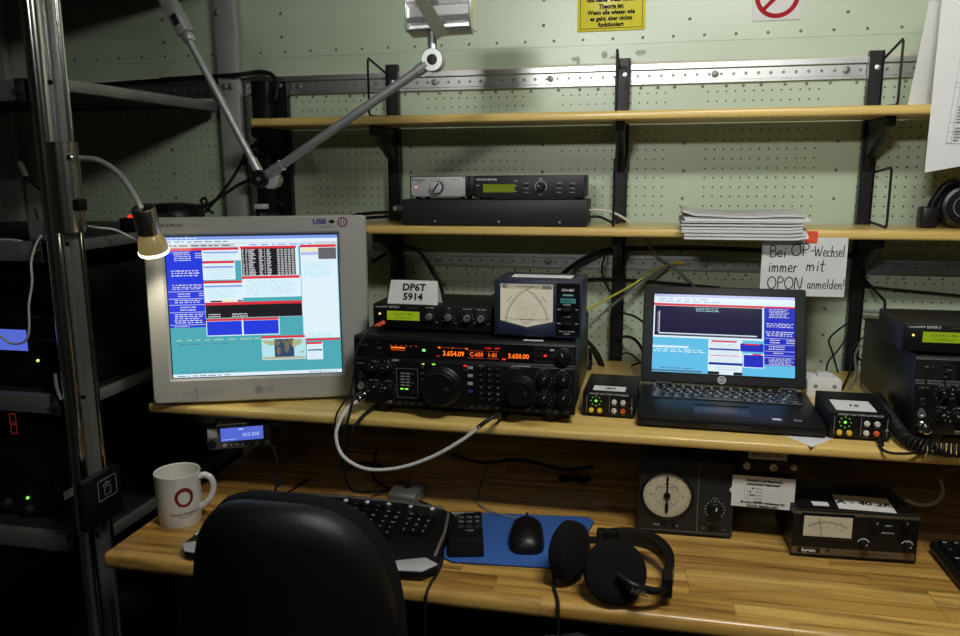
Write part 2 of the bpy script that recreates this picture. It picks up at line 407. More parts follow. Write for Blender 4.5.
m_ = MB(); m_.box(XL+.02, XR-.02, -.004, 0, 1.6165, 1.6215, 'offwhite'); o = m_.obj('trim_1'); o['kind'] = 'structure'

# slotted uprights
def upright(x, z0, z1, label, wd=.0165):
    u = MB(); u.box(x-wd, x+wd, -.028, -.0125, z0, z1, 'blackmetal', .0015, 1)
    u.box(x-wd-.0015, x-wd, -.031, -.0125, z0, z1, 'blackmetal'); u.box(x+wd, x+wd+.0015, -.031, -.0125, z0, z1, 'blackmetal')
    n = int((z1-z0)/.032)
    for i in range(n):
        z = z0+.02+i*.032
        for s in (-.006, .006): u.box(x+s-.0016, x+s+.0016, -.0285, -.0279, z-.009, z+.009, 'rubber')
    for z in (1.592, 1.18): u.lathe([(.0055, 0), (.005, .002), (.002, .0026), (0, .0026)], (x+.002, -.0281, z), (0, -1, 0), 'silver', 14)
    return tag(u.obj('shelf_upright'), label, 'shelf upright')
UX = [-.880, -.597, -.064, .447]
upright(UX[0], .3, 1.602, 'black upright at the left ends of the shelves beside the pale post', .016)
upright(UX[1], .3, 1.632, 'black slotted upright left of the silver and black radio boxes', .0125)
upright(UX[2], .3, 1.628, 'black slotted upright in the middle of the wall, behind the laptop and controller boxes', .0125)
upright(UX[3], .3, 1.626, 'black slotted upright at right, near the hanging table sheet', .0125)

def bracket(x, ztop, dep, label, drop=.075):
    b = MB(); b.prism([(-.0315, ztop), (-.0315, ztop-drop-.03), (-.045, ztop-drop), (-dep+.02, ztop-.026), (-dep, ztop-.020), (-dep-.004, ztop-.006), (-dep-.004, ztop)], x-.009, x+.009, 'blackmetal', 'x', .002)
    return tag(b.obj('shelf_bracket'), label, 'shelf bracket')
Z1, Z2, ZS, ZD = 1.487, 1.252, .932, .75
for x, w_ in ((UX[0], 'left end'), (UX[1], 'second upright from left'), (UX[2], 'middle upright'), (UX[3], 'right upright')):
    bracket(x, Z1, .165, 'black bracket on the %s under the top shelf' % w_)
    if x > -.8: bracket(x, Z2, .165, 'black bracket on the %s under the middle shelf' % w_)
    if x > -.8: bracket(x, ZS, .42, 'long black bracket on the %s under the lower desk shelf' % w_, .12)

def wire_stop(x, y0, zt, zb, dep, up, label, r=.0026):
    t = MB(); P = [(x, -.030, zt), (x, -dep+.006, zt+up*.93), (x, -dep, zt+up*.93-.006), (x, -dep, zb+.006), (x, -dep+.006, zb+.001), (x, -.030, zb+.0045)]
    Q = []
    for i in range(len(P)-1):
        a, b = Vector(P[i]), Vector(P[i+1]); n = 6 if (b-a).length > .02 else 2
        Q += [a.lerp(b, k/n) for k in range(n)]
    t.tube(Q+[P[-1]], r, 'blackmetal', 8, 0); return tag(t.obj('wire_bookend'), label, 'bookend')
for x, w_ in ((UX[1]-.008, 'left'), (UX[2]-.010, 'middle'), (UX[3]+.012, 'right')):
    wire_stop(x, 0, 1.608, Z1+.0205, .165 if x < -.5 else .155, .022, 'bent black wire book stop standing on the top shelf at the %s upright' % w_)
for x, w_ in ((UX[2]-.008, 'middle'), (UX[3]+.012, 'right')):
    wire_stop(x, 0, 1.380 if x > 0 else 1.40, Z2+.0205, .185 if x < 0 else .155, .010, 'thin black wire book stop on the middle shelf at the %s upright' % w_)
wire_stop(UX[3]+.014, 0, 1.152, .975, .185, -.022, 'black wire loop behind the right controller box', .0028)

# wooden boards
def board(name, x0, x1, y0, y1, z0, z1, mat, label, cat, bev=.006):
    b = MB(); b.box(x0, x1, y0, y1, z0, z1, mat, bev, 3); return tag(b.obj(name), label, cat)
board('wooden_shelf', -.873, 1.25, -.200, -.032, Z1, Z1+.018, 'pine', 'top narrow pine shelf, the highest board on the wall, empty in the middle', 'shelf')
board('wooden_shelf', -.655, 1.25, -.200, -.032, Z2, Z2+.019, 'pine', 'middle pine shelf carrying the silver and black radio boxes and paper stack', 'shelf')
board('wooden_shelf', -.935, 1.25, -.553, -.032, ZS, ZS+.018, 'pine', 'deep pine shelf carrying the monitor, large radio and laptop', 'shelf')
wb = thing('workbench', 'beech butcher block workbench carrying the mug, keyboard and headphones', 'workbench', (0, -.4, 0))
b = MB(); b.X = Matrix.Translation((0, .4, 0)); b.box(-.897, 1.25, -.764, -.033, ZD-.030, ZD, 'butcher', .011, 4); b.obj('worktop', wb)
for x in (-.80, 1.15):
    for y in (-.66, -.12):
        l = MB(); l.X = Matrix.Translation((0, .4, 0)); l.box(x-.02, x+.02, y-.02, y+.02, 0, ZD-.030, 'darkgrey', .003); l.obj('leg', wb)
for y in (-.66, -.12):
    l = MB(); l.X = Matrix.Translation((0, .4, 0)); l.box(-.78, 1.13, y-.015, y+.015, ZD-.06, ZD-.0305, 'darkgrey', .003); l.obj('apron', wb)

# ------------------------------------------------------------------ metal rack at the left
rk = thing('metal_rack', 'tall metal rack of aluminium posts and dark shelves at the left edge', 'rack', (-1.35, -.3, 0))
def rp(name, fn):
    b = MB(); b.X = Matrix.Translation((1.35, .3, 0)); fn(b); return b.obj(name, rk)
rp('post', lambda b: (b.cyl((-1.078, -.578, 0), (-1.078, -.578, 2.3), .017, 'chrome', n=32), b.box(-1.068, -1.050, -.570, -.545, 0, 2.3, 'rackmetal', .003), b.cyl((-1.050, -.548, 0), (-1.050, -.548, 2.3), .007, 'chrome', n=16)))
rp('post', lambda b: (b.box(-1.040, -.985, -.034, -.014, .3, 2.2, 'aludull', .003),))
rp('post', lambda b: (b.cyl((-1.66, -.578, 0), (-1.66, -.578, 2.3), .017, 'rackmetal', n=24),))
rp('post', lambda b: (b.box(-1.70, -1.645, -.034, -.014, 0, 2.2, 'aludull', .003),))
for x, z in ((-1.030, 1.765), (-1.005, 1.592), (-1.022, 1.592), (-1.020, 1.548)):
    rp('bolt', lambda b: b.lathe([(.008, 0), (.008, .003), (.005, .005), (0, .005)], (x, -.0342, z), (0, -1, 0), 'rackmetal', 14))
for z in (1.845, 1.557, 1.266, .969, .680, .30):
    rp('side_rail', lambda b: b.box(-1.056, -1.044, -.545, -.035, z-.022, z, 'rackmetal', .002))
    rp('side_rail', lambda b: b.box(-1.676, -1.664, -.545, -.035, z-.022, z, 'rackmetal', .002))
    rp('front_rail', lambda b: (b.box(-1.645, -1.100, -.590, -.572, z-.040, z-.003, 'rackmetal', .002), b.box(-1.118, -1.100, -.592, -.571, z-.042, z-.001, 'darkgrey', .002), b.cyl((-1.109, -.592, z-.02), (-1.109, -.597, z-.02), .006, 'chrome', n=12)))
    rp('shelf_panel', lambda b: b.box(-1.662, -1.0565, -.570, -.0135, z-.012, z-.004, 'darkgrey'))

# ------------------------------------------------------------------ large transceiver
BL = 'black'
def make_transceiver():
    t = thing('radio_transceiver', 'wide black radio transceiver with orange frequency digits beside the monitor', 'radio', (-.5195, -.527, ZS+.018))
    W, H, D, F = .405, .130, .330, .016                              # F: height of the feet
    c = MB(); c.box(.003, W-.003, .012, D, F, F+H, 'blackmetal', .003); c.obj('case', t)
    c = MB()
    c.prism([(.012, F), (0, F+.004), (0, F+.086), (.006, F+.090), (.006, F+.124), (.012, F+H)], 0, W, BL, 'x', .0012)
    c.rect(.0825, F+.018, .1225, F+.0185, 'printdim'); c.rect(.0825, F+.0725, .1225, F+.073, 'printdim')
    c.rect(.0825, F+.018, .083, F+.073, 'printdim'); c.rect(.122, F+.018, .1225, F+.073, 'printdim')
    c.text('YAESU', .081, F+.0872, .0050, 'printlight', bold=.01); c.text('HF TRANSCEIVER', .31, F+.0872, .0042, 'printlight')
    for (x, z, s) in ((.0432, .0835, 'MONI'), (.0676, .0835, 'DVS'), (.0393, .048, 'MIC  PROC'), (.0665, .048, 'AF  RF'), (.0135, .079, 'PHONES'), (.0135, .061, 'KEY'), (.0135, .044, 'MIC'), (.35, .0835, 'PITCH'), (.3836, .0835, 'SPEED'), (.35, .0485, 'SHIFT'), (.3836, .0485, 'WIDTH'), (.3, .0835, 'SUB VFO-B'), (.02, .112, 'POWER'), (.05, .108, 'VOX'), (.385, .1205, 'CLAR'), (.24, .0845, 'BAND')):
        c.text(s, x, F+z, .0036, 'printdim', y=-.0007 if z < .088 else .0053)
    for k, (x, r) in enumerate(((.0432, .0125), (.0676, .0125), (.0393, .0125), (.0665, .0125))):
        z = F+(.072, .073, .036, .035)[k]
        for i in range(9):
            a = math.radians(-130+i*32.5); c.line(x+r*math.sin(a), z+r*math.cos(a), x+r*1.12*math.sin(a), z+r*1.12*math.cos(a), .0007, 'printlight')
    for (x, z) in ((.35, .066), (.3836, .066), (.350, .032), (.384, .033), (.385, .1065)):
        for i in range(11):
            a = math.radians(-135+i*27); rr = .0145
            c.ring(x+rr*math.sin(a), F+z+rr*math.cos(a), 0, .0007, 'printdim', y=-.0006 if z < .09 else .0054, n=8)
    for i in range(5): c.rect(.090+0*i, F+.0625-i*.0055, .098, F+.0645-i*.0055, 'printdim'); c.rect(.100, F+.0625-i*.0055, .108, F+.0645-i*.0055, 'printdim')
    c.obj('front_panel', t)
    d = MB(); d.X = Matrix.Translation((0, .0050, F))
    d.raw([(.060, 0, .0925), (.332, 0, .0925), (.332, 0, .1235), (.060, 0, .1235)], [(0, 1, 2, 3)], 'blackglossy')
    d.text('3.654.09', .188, .1025, .0125, 'orange', bold=.012, sx=.92); d.text('C-650', .2300, .1030, .0105, 'orange', sx=.9); d.text('1-01', .2590, .1030, .0105, 'orange', sx=.9)
    d.text('3.650.00', .3050, .1030, .0118, 'orange', bold=.012, sx=.92)
    d.rect(.0716, .1085, .098, .1108, 'orange'); d.rect(.0716, .1045, .0985, .1060, 'orangedim')
    for i in range(6): d.rect(.070+i*.0095, .1125, .0735+i*.0095, .1140, 'orangedim')
    for i in range(13): d.rect(.161+i*.0042, .1125, .1625+i*.0042, .1142, 'orange' if i in (0, 6) else 'orangedim')
    d.rect(.160, .1118, .164, .1145, 'orange'); d.rect(.2105, .1120, .2140, .1140, 'orange')
    d.rect(.2135, .0965, .2435, .0972, 'orangedim'); d.rect(.2135, .1095, .2435, .1102, 'orangedim'); d.rect(.249, .0965, .270, .0972, 'orangedim'); d.rect(.249, .1095, .270, .1102, 'orangedim')
    d.rect(.1305, .1045, .1365, .1090, 'ledgreensq'); d.text('RX', .1595, .0970, .004, 'ledred'); d.text('TX', .2790, .0970, .004, 'ledred'); d.rect(.276, .0952, .283, .0985, 'orangedim')
    d.text('LOCK', .2510, .1155, .0042, 'ledred'); d.text('SPLIT', .2680, .1155, .0042, 'ledred')
    d.obj('display', t, 'black display window with orange digits')
    for x, y in ((.045, .03), (.36, .03), (.045, .29), (.36, .29)):
        f = MB(); f.lathe([(.014, 0), (.016, .004), (.014, F), (0, F)], (x, y, 0), (0, 0, 1), 'rubber', 20); f.obj('foot', t)
    # main and sub dial
    def dial(x, z, r, name):
        k = MB(); k.lathe([(r*1.12, 0), (r*1.12, .004), (r*1.04, .006), (r*1.04, .013), (r*.97, .015), (r*.97, .026), (r*.90, .030), (r*.86, .030), (r*.84, .0285), (0, .0285)], (0, 0, 0), (0, -1, 0), BL, 48)
        for i in range(60):
            a = 2*PI*i/60; k.cyl((r*.975*math.cos(a), -.016, r*.975*math.sin(a)), (r*.975*math.cos(a), -.025, r*.975*math.sin(a)), r*.022, BL, n=5)
        k.lathe([(r*.16, 0), (r*.13, .0012), (0, .0016)], (r*.42, -.0285, r*.02), (0, -1, 0), 'darkgrey', 14)
        place(k, name, t, x, 0, z)
    dial(.168, F+.044, .0325, 'tuning_knob'); dial(.312, F+.045, .0235, 'tuning_knob')
    for (x, z) in ((.350, .066), (.3836, .066), (.350, .032), (.384, .033)): place(knob_mb(.0088, .013, BL, 'printdim', .6, .0125, 16), 'knob', t, x, 0, F+z)
    place(knob_mb(.0108, .014, BL, 'printdim', -.4, .0135, 18), 'knob', t, .385, .0055, F+.1065)
    for k, (x, z) in enumerate(((.0432, .072), (.0676, .073), (.0393, .036), (.0665, .035))): place(knob_mb(.0072, .011, BL, 'printlight', (-.8, .5, .9, -.8)[k], .009), 'knob', t, x, 0, F+z)
    # sockets and microphone plug
    s = MB(); s.lathe([(.0062, 0), (.0062, .003), (.0035, .003), (.003, .0005), (0, .0005)], (0, 0, 0), (0, -1, 0), 'silver', 20); place(s, 'socket', t, .0135, 0, F+.036)
    s = MB(); s.lathe([(.0050, 0), (.0050, .002), (.003, .002), (0, .0005)], (0, 0, 0), (0, -1, 0), 'darkgrey', 20); place(s, 'socket', t, .0135, 0, F+.054)
    s = MB(); s.lathe([(.0110, 0), (.0110, .004), (.0085, .0045), (.0085, .013), (.0070, .015), (.0070, .024), (.0052, .026), (0, .026)], (0, 0, 0), (0, -1, .0), 'chrome', 24); place(s, 'microphone_plug', t, .0165, 0, F+.0165, 'shiny metal microphone plug')
    # push buttons
    def btn(x, z, w, h, m='darkgrey', d=.003, y=0., leg=None):
        b = MB(); b.box(-w/2, w/2, -d, .0005, -h/2, h/2, m, .0006, 1)
        if leg: b.text(leg, 0, 0, h*.62, 'printlight', y=-d-.0004)
        place(b, 'button', t, x, y, F+z)
    for i in range(6): btn(.1312, .0765-i*.0112, .0075, .0042, 'darkgrey', .003, 0, '----')
    btn(.1520, .0755, .008, .0045); btn(.2105, .0745, .008, .0045)
    for i in range(4): btn(.2195, .0800-i*.0145, .0095, .0052, 'navy' if i == 3 else 'printdim')
    for r_ in range(6):
        for c_ in range(3):
            btn(.2385+c_*.0155, .0795-r_*.0112, .0095, .0050, 'keyblack', .003, 0, ('7', '8', '9', '4', '5', '6', '1', '2', '3', '10', '14', '18', '21', '24', '28', '.', '0', 'E')[r_*3+c_])
    for i in range(3): btn(.1135, .063-i*.0165, .0055, .0045, 'keyblack', .003, 0, 'o')
    for i, x in enumerate((.068, .086, .100, .112, .126, .222, .236, .250, .268, .285, .298, .310, .322, .340, .360, .372, .392)): btn(x, .0085, .0080 if i % 3 else .0095, .0052, 'goldtrim' if i in (0, 4) else 'darkgrey', .0032, 0, '-' if i not in (0, 4) else None)
    for x in (.340, .352, .364): btn(x, .1165, .0080, .0038, 'printdim' if x > .36 else 'keyblack', .002, .0055); btn(x, .103, .0080, .0038, 'keyblack', .002, .0055)
    for z in (.116, .105, .0965): btn(.046, z, .0095, .0034, 'keyblack', .002, .0055, '----')
    def led(x, z, m, w=.005, h=.0028, y=0.):
        b = MB(); b.box(-w/2, w/2, -.0012, .0005, -h/2, h/2, m, .0004, 1); place(b, 'led', t, x, y, F+z)
    for x in (.092, .101): led(x, .0345, 'ledgreen', .006, .0022)
    led(.1525, .0830, 'ledgreen', .006, .0022); led(.2105, .0830, 'ledred', .006, .0022); led(.1312, .0828, 'ledgreendim', .004, .002); led(.1340, .0825, 'ledyellow', .002, .002); led(.352, .1065, 'ledred', .005, .003, .0055)
    st = MB(); st.box(.312, .347, .0125, .0205, F+H, F+H+.0006, 'white'); st.obj('sticker', t, 'white strip on the top edge')
    return t
ft = make_transceiver()

# ------------------------------------------------------------------ keyer with LCD and four knobs
def make_keyer():
    t = thing('keyer_box', 'low black keyer box with green LCD on top of the radio with orange digits', 'keyer', (-.497, -.478, ZS+.018+.1462), -1.5)
    W, H, D, F = .230, .046, .14, .005
    c = MB(); c.box(0, W, .004, D, F, F+H, 'blackmetal', .002); c.obj('case', t)
    c = MB(); c.box(.001, W-.001, 0, .0045, F+.001, F+H-.001, BL, .001)
    c.text('microHAM', .0065, F+.0408, .0052, 'printlight', align='LEFT', shear=.15); c.text('KEYER II', .033, F+.0408, .0056, 'printlight', align='LEFT', bold=.01)
    c.rect(.068, F+.0395, .0885, F+.0413, 'goldtrim')
    for x, s in ((.112, 'CW SPEED'), (.148, 'VOL'), (.183, 'REC GAIN'), (.209, 'MIC GAIN')):
        c.text(s, x, F+.0415, .0036, 'printlight')
        for i in range(9):
            a = math.radians(-130+i*32.5); c.line(x+.0098*math.sin(a), F+.026+.0098*math.cos(a), x+.0108*math.sin(a), F+.026+.0108*math.cos(a), .0006, 'printlight')
        c.rect(x-.0135, F+.0180, x-.0105, F+.0188, 'printlight'); c.rect(x+.0105, F+.0150, x+.0145, F+.0158, 'printlight')
    c.obj('front_panel', t)
    l = MB(); l.rect(.0285, F+.0165, .0915, F+.0335, 'lcdgreen', -.0003); l.text('21 Jul 8:45 on 400w', .060, F+.0280, .0058, 'lcdink', y=-.0006, sx=.85); l.text('TX: 3654 micr', .060, F+.0210, .0058, 'lcdink', y=-.0006, sx=.85); l.obj('lcd', t, 'yellow-green LCD window')
    l = MB(); l.cyl((.0145, 0, F+.0275), (.0145, -.002, F+.0275), .0017, 'ledyellow', n=12); l.obj('led', t)
    for x, a in ((.112, -2.6), (.148, -1.9), (.183, .9), (.209, .6)):
        kn = place(knob_mb(.0066, .011, 'silver', None), 'knob', t, x, 0, F+.026, 'silver capped knob')
        k = MB(); k.lathe([(.0088, 0), (.0088, .0045), (.0066, .005)], (0, 0, 0), (0, -1, 0), BL, 24, False); k.line(0, 0, .0060*math.sin(a), .0060*math.cos(a), .0014, BL, y=-.0114); place(k, 'knob_skirt', kn, 0, 0, 0)
    for x, y in ((.02, .02), (.21, .02), (.02, .12), (.21, .12)):
        f = MB(); f.cyl((x, y, 0), (x, y, F), .006, 'rubber', n=14); f.obj('foot', t)
    return t
ky = make_keyer()

# the same pair again at the right edge
r2 = copy_tree(ft); r2.location = (.424, -.512, ZS+.018); r2['label'] = 'second wide black transceiver, cut off by the right edge of the photo'
k2 = copy_tree(ky); k2.location = (.402, -.505, ZS+.018+.1462); k2.rotation_euler[2] = 0; k2['label'] = 'black keyer box with lit green LCD at the right edge of the photo'
for o in (ft, r2): o['group'] = 'wide black transceivers on the lower shelf'
for o in (ky, k2): o['group'] = 'keyer boxes on the transceivers'

# tent card
tc_ = thing('tent_card', 'folded white tent card printed DP6T 5914 on the keyer box', 'card', (-.4690, -.458, ZS+.018+.1462+.051), -2)
tc_.scale = (1, 1, .92)
c = MB(); a = .0145
V = [(0, -a, 0), (.098, -a, 0), (.094, -.001, .046), (.004, -.001, .046), (0, a, 0), (.098, a, 0)]
for (i, j, k, l, s) in ((0, 1, 2, 3, -1), (4, 5, 2, 3, 1)):
    q = [Vector(V[n]) for n in (i, j, k, l)]; e = Vector((0, s*.0006, .0002)); c.raw(q+[p+e for p in q], [(0, 1, 2, 3), (7, 6, 5, 4), (0, 4, 5, 1), (1, 5, 6, 2), (2, 6, 7, 3), (3, 7, 4, 0)], 'white')
c.X = Matrix.Translation((.049, -a-.0006, 0)) @ Matrix.Rotation(-math.atan2(.0135, .046), 4, 'X')
c.text('DP6T', .001, .0335, .0195, 'ink', y=-.0006, bold=.035, sx=.98); c.text('5914', 0, .0145, .0195, 'ink', y=-.0006, bold=.035, sx=.98)
c.obj('folded_sheet', tc_)

# ------------------------------------------------------------------ cross needle meter
t = thing('power_meter', 'blue-black cross needle power meter with large lit cream dial', 'meter', (-.2605, -.502, ZS+.018+.1462), -1)
t.scale = (.98, 1, .945)
F = .006
c = MB(); c.box(0, .1555, .006, .105, F, F+.105, 'bluegrey', .003); c.obj('case', t)
c = MB(); c.box(-.001, .1565, 0, .007, F-.001, F+.106, 'bluegrey', .002)
c.rect(.1115, F+.004, .1525, F+.101, 'blackglossy')
c.text('CN-801', .132, F+.0885, .0070, 'printlight', bold=.015); c.text('POWER', .130, F+.0530+.0085, .0038, 'printlight'); c.text('RANGE', .130, F+.0395, .0038, 'printlight')
c.rect(.1225, F+.0775, .1415, F+.0812, 'teal'); c.text('1.8-200MHz', .132, F+.0794, .0028, 'printlight', y=-.0009); c.rect(.1185, F+.0645, .1455, F+.0735, 'teal'); c.text('O SWR', .132, F+.069, .0052, 'navy', y=-.0009)
for z in (.0525, .0265): c.text('FWD', .1165, F+z, .0032, 'printlight'); c.text('REF', .1478, F+z, .0032, 'printlight')
c.text('PEAK P.E.P./AVE', .131, F+.0118, .0040, 'printlight'); c.text('METER', .131, F+.0072, .0036, 'printlight')
c.prism([(.006, F+.002), (.110, F+.002), (.110, F+.029), (.0585, F+.0165), (.006, F+.029)], -.003, .001, 'bluegrey', 'y', .0006)
c.obj('front_panel', t)
f = MB(); f.raw([(.0105, -.0004, F+.029), (.0585, -.0004, F+.0175), (.1055, -.0004, F+.029), (.1055, -.0004, F+.098), (.0105, -.0004, F+.098)], [(0, 1, 2, 3, 4)], 'meterlit')
Y2 = -.0009
f.rect(.0105, F+.0890, .1055, F+.098, 'meterface', -.0007); f.ring(.019, F+.0935, .0010, .0045, 'printgrey', Y2, n=16)
f.box(.0860, .1025, -.0014, -.0006, F+.0895, F+.0965, 'printgrey', .0005); f.rect(.040, F+.0925, .082, F+.0940, 'printgrey', Y2)
for cx_, a0, a1 in ((.1005, 112, 175), (.0160, 8, 58)):            # two crossing scales
    r0 = .0800; cz = F+.0190
    f.ring(cx_, cz, r0-.0003, r0+.0005, 'ink', Y2, math.radians(a0), math.radians(a1), 40); f.ring(cx_, cz, r0+.0035, r0+.0040, 'printgrey', Y2, math.radians(a0+2), math.radians(a1-6), 40)
    for i in range(24):
        a = math.radians(a0+(a1-a0)*(i+.5)/24); l = .0045 if i % 4 == 0 else .0025
        f.line(cx_+r0*math.cos(a), cz+r0*math.sin(a), cx_+(r0+l)*math.cos(a), cz+(r0+l)*math.sin(a), .0004, 'ink', Y2)
for i in range(10):
    x1 = .030+i*.0062; f.line(.0585+(x1-.0585)*.32, F+.022+abs(i-4.5)*.0006, x1, F+.066+math.sin(i*.8)*.006, .00035, 'goldtrim' if i % 3 else 'printgrey', Y2)
for i, (x, z) in enumerate(((.027, .070), (.090, .070))): f.line(x-.005, F+z-(.006 if i == 0 else -.006), x+.005, F+z+(.006 if i == 0 else -.006), .0012, 'printgrey', Y2)
f.text('SWR', .0585, F+.0240, .0034, 'printgrey', Y2); f.text('- 1.5 - 2 - 3 -', .056, F+.052, .0042, 'printgrey', Y2)
f.line(.0965, F+.0290, .0135, F+.0345, .0006, 'ink', -.0012); f.line(.0195, F+.0290, .1020, F+.0345, .0006, 'ink', -.0012)
f.obj('dial', t, 'lit cream dial with crossing scales')
for z in (.0525, .0265):
    k = MB(); k.lathe([(.0058, 0), (.0055, .003), (0, .003)], (0, 0, 0), (0, -1, 0), BL, 20); k.box(-.0075, .0075, -.010, -.002, -.0028, .0028, BL, .001); place(k, 'switch_knob', t, .1305, 0, F+z)
c = MB(); c.box(.025, .135, .030, .060, F+.106, F+.1075, 'white'); c.obj('label_strip', t, 'white strip on the top')
for x in (.02, .135):
    for y in (.02, .09): q = MB(); q.cyl((x, y, 0), (x, y, F), .007, 'rubber', n=14); q.obj('foot', t)

# ------------------------------------------------------------------ monitor
mo = thing('crt_monitor', 'large grey computer monitor tilted back, left of the black radio', 'monitor', (-.906, -.574, ZS+.018), 19.3)
W, H = .409, .352
rxm = Matrix.Translation((0, 0, .006)) @ Matrix.Rotation(math.radians(-3.5), 4, 'X')
S0, S1, S2, S3 = .036, .356, .047, .318
c = MB(); c.X = rxm
def hull(m, secs):
    """tapered closed body from rectangles (y, x0, x1, z0, z1)"""
    vs = []; fs = []
    for (y, x0, x1, z0, z1, r) in secs:
        for (cx_, cz_, a) in ((x1-r, z1-r, 0), (x0+r, z1-r, 90), (x0+r, z0+r, 180), (x1-r, z0+r, 270)):
            for k in range(5): q = math.radians(a+k*22.5); vs.append((cx_+r*math.cos(q), y, cz_+r*math.sin(q)))
    n = 20
    for i in range(len(secs)-1):
        for k in range(n): j = (k+1) % n; fs.append((i*n+k, (i+1)*n+k, (i+1)*n+j, i*n+j))
    fs.append(tuple((len(secs)-1)*n+k for k in range(n)))
    m.raw(vs, fs, 'beige'); return m
hull(c, [(.045, .001, W-.001, .001, H-.001, .010), (.075, .006, W-.010, .004, H-.006, .012), (.17, .05, W-.06, .02, H-.03, .03), (.33, .09, W-.09, .04, H-.07, .04), (.375, .12, W-.12, .06, H-.10, .04)])
for i in range(12): c.box(.08+i*.02, .088+i*.02, .085, .125, H-.0125, H-.0095, BL)
c.obj('rear_housing', mo)
c = MB(); c.X = rxm
def frame(m, o, i_, y0, y1, mat, r=.008):
    """bezel: outer rounded rect o, opening i_, front y0 (outer) sloping to y1 at the opening"""
    def rr(x0, x1, z0, z1, r):
        return [(cx_+r*math.cos(math.radians(a+k*22.5)), cz_+r*math.sin(math.radians(a+k*22.5))) for (cx_, cz_, a) in ((x1-r, z1-r, 0), (x0+r, z1-r, 90), (x0+r, z0+r, 180), (x1-r, z0+r, 270)) for k in range(5)]
    L = [(rr(*o, r), y0+.045), (rr(*o, r), y0+.004), (rr(o[0]+.003, o[1]-.003, o[2]+.003, o[3]-.003, r), y0), (rr(i_[0]-.004, i_[1]+.004, i_[2]-.004, i_[3]+.004, .004), y0), (rr(*i_, .002), y1)]
    n = 20; vs = [(p[0], y, p[1]) for (l, y) in L for p in l]; fs = []
    for a in range(len(L)-1):
        for k in range(n): j = (k+1) % n; fs.append((a*n+k, a*n+j, (a+1)*n+j, (a+1)*n+k))
    m.raw(vs, fs, mat)
frame(c, (0, W, 0, H), (S0, S1, S2, S3), 0, .006, 'beige')
c.text('FLATRON', .010+.024, .3365, .0075, 'ink', align='LEFT', sx=1.2, bold=.01); c.text('915FT PLUS', .083, .3365, .0055, 'printgrey', align='LEFT')
c.text('USB', .322, .3400, .0125, 'navy', sx=1.15, bold=.05, shear=.1); c.text('Computer Service', .332, .3305, .0038, 'navy'); c.prism([(.340, .338), (.348, .336), (.351, .340), (.348, .344), (.340, .342)], -.0008, -.0004, 'ink')
c.ring(.3655, .3385, .0075, .0095, 'logored'); c.ring(.3655, .3385, .0062, .0074, 'printgrey'); c.rect(.3625, .3350, .3685, .3420, 'navy'); c.rect(.3645, .3350, .3665, .3420, 'white', -.0009)
c.ring(.196, .0215, 0, .0075, 'printgrey'); c.ring(.196, .0215, .0045, .0052, 'beige', -.0009, math.radians(100), math.radians(350)); c.rect(.196, .0212, .2005, .0219, 'beige', -.0009); c.text('LG', .207, .0215, .0125, 'printgrey', align='LEFT', bold=.02)
c.obj('bezel', mo)
for (x, z) in ((.0680, .0205), (.0800, .0215), (.0920, .0205), (.0800, .0285), (.0815, .0135), (.1060, .0205)):
    b = MB(); b.X = rxm; b.cyl((x, .0005, z), (x, -.0012, z), .0018, 'printgrey', n=10); b.obj('button', mo)
b = MB(); b.X = rxm; b.rect(.055, .0200, .065, .0210, 'printgrey'); b.rect(.110, .0200, .128, .0208, 'printgrey'); b.obj('button_print', mo)
b = MB(); b.X = rxm; b.lathe([(.0085, 0), (.0085, .001), (.007, .0018), (0, .0018)], (.385, .0005, .020), (0, -1, 0), 'beige', 24); b.obj('power_button', mo)
g = MB(); g.lathe([(.115, 0), (.118, .003), (.105, .008), (0, .012)], (W/2, .19, 0), (0, 0, 1), 'beige', 40); g.obj('swivel_base', mo)

class Screen:
    """flat picture of the screen: coloured panes on one plane, u right, v down"""
    def __init__(s, X, x0, x1, z0, z1): s.m = MB(); s.m.X = X; s.b = (x0, x1, z0, z1); s.k = 0
    def p(s, u0, v0, u1, v1, col):
        x0, x1, z0, z1 = s.b; s.k += 1
        s.m.rect(x0+(x1-x0)*u0, z1-(z1-z0)*v1, x0+(x1-x0)*u1, z1-(z1-z0)*v0, 's_'+col, -.00004*s.k if s.k < 24 else -.001-.0000005*s.k); return s
    def words(s, u0, v0, u1, v1, rows, col, fill=.7, cols=None, h=.42, seed=1):
        rd = random.Random(seed); dv = (v1-v0)/rows
        for i in range(rows):
            v = v0+dv*(i+.3); u = u0+(rd.random()*.05*(u1-u0))
            ends = u1-(u1-u0)*rd.random()*(1-fill)
            while u < ends:
                l = (u1-u0)*(.04+rd.random()*.10); s.p(u, v, min(u+l, u1), v+dv*h, col); u += l+(u1-u0)*.02*(1+rd.random()*2)
        return s
mx_ = rxm @ Matrix.Translation((0, .0066, 0))
s = Screen(mx_, S0, S1, S2, S3)
s.m.raw([(S0-.004, .0004, S2-.004), (S1+.004, .0004, S2-.004), (S1+.004, .0004, S3+.004), (S0-.004, .0004, S3+.004)], [(0, 1, 2, 3)], 's_black')
s.p(.006, .010, .994, .994, 'teal').p(.006, .010, .994, .032, 'bar').p(.006, .032, .994, .056, 'white').p(.006, .056, .994, .086, 'grey')
s.p(.40, .060, .86, .082, 'white').p(.006, .970, .994, .994, 'white')
s.p(.006, .088, .215, .640, 'blue').p(.006, .088, .215, .106, 'red')
s.p(.21, .088, .43, .178, 'white').p(.21, .088, .42, .104, 'red').p(.218, .116, .415, .126, 'bar')
s.p(.21, .180, .395, .310, 'white').p(.21, .180, .39, .196, 'red').p(.215, .216, .385, .228, 'bar')
s.p(.21, .318, .432, .470, 'white').p(.21, .318, .43, .335, 'red').p(.215, .350, .43, .362, 'bar')
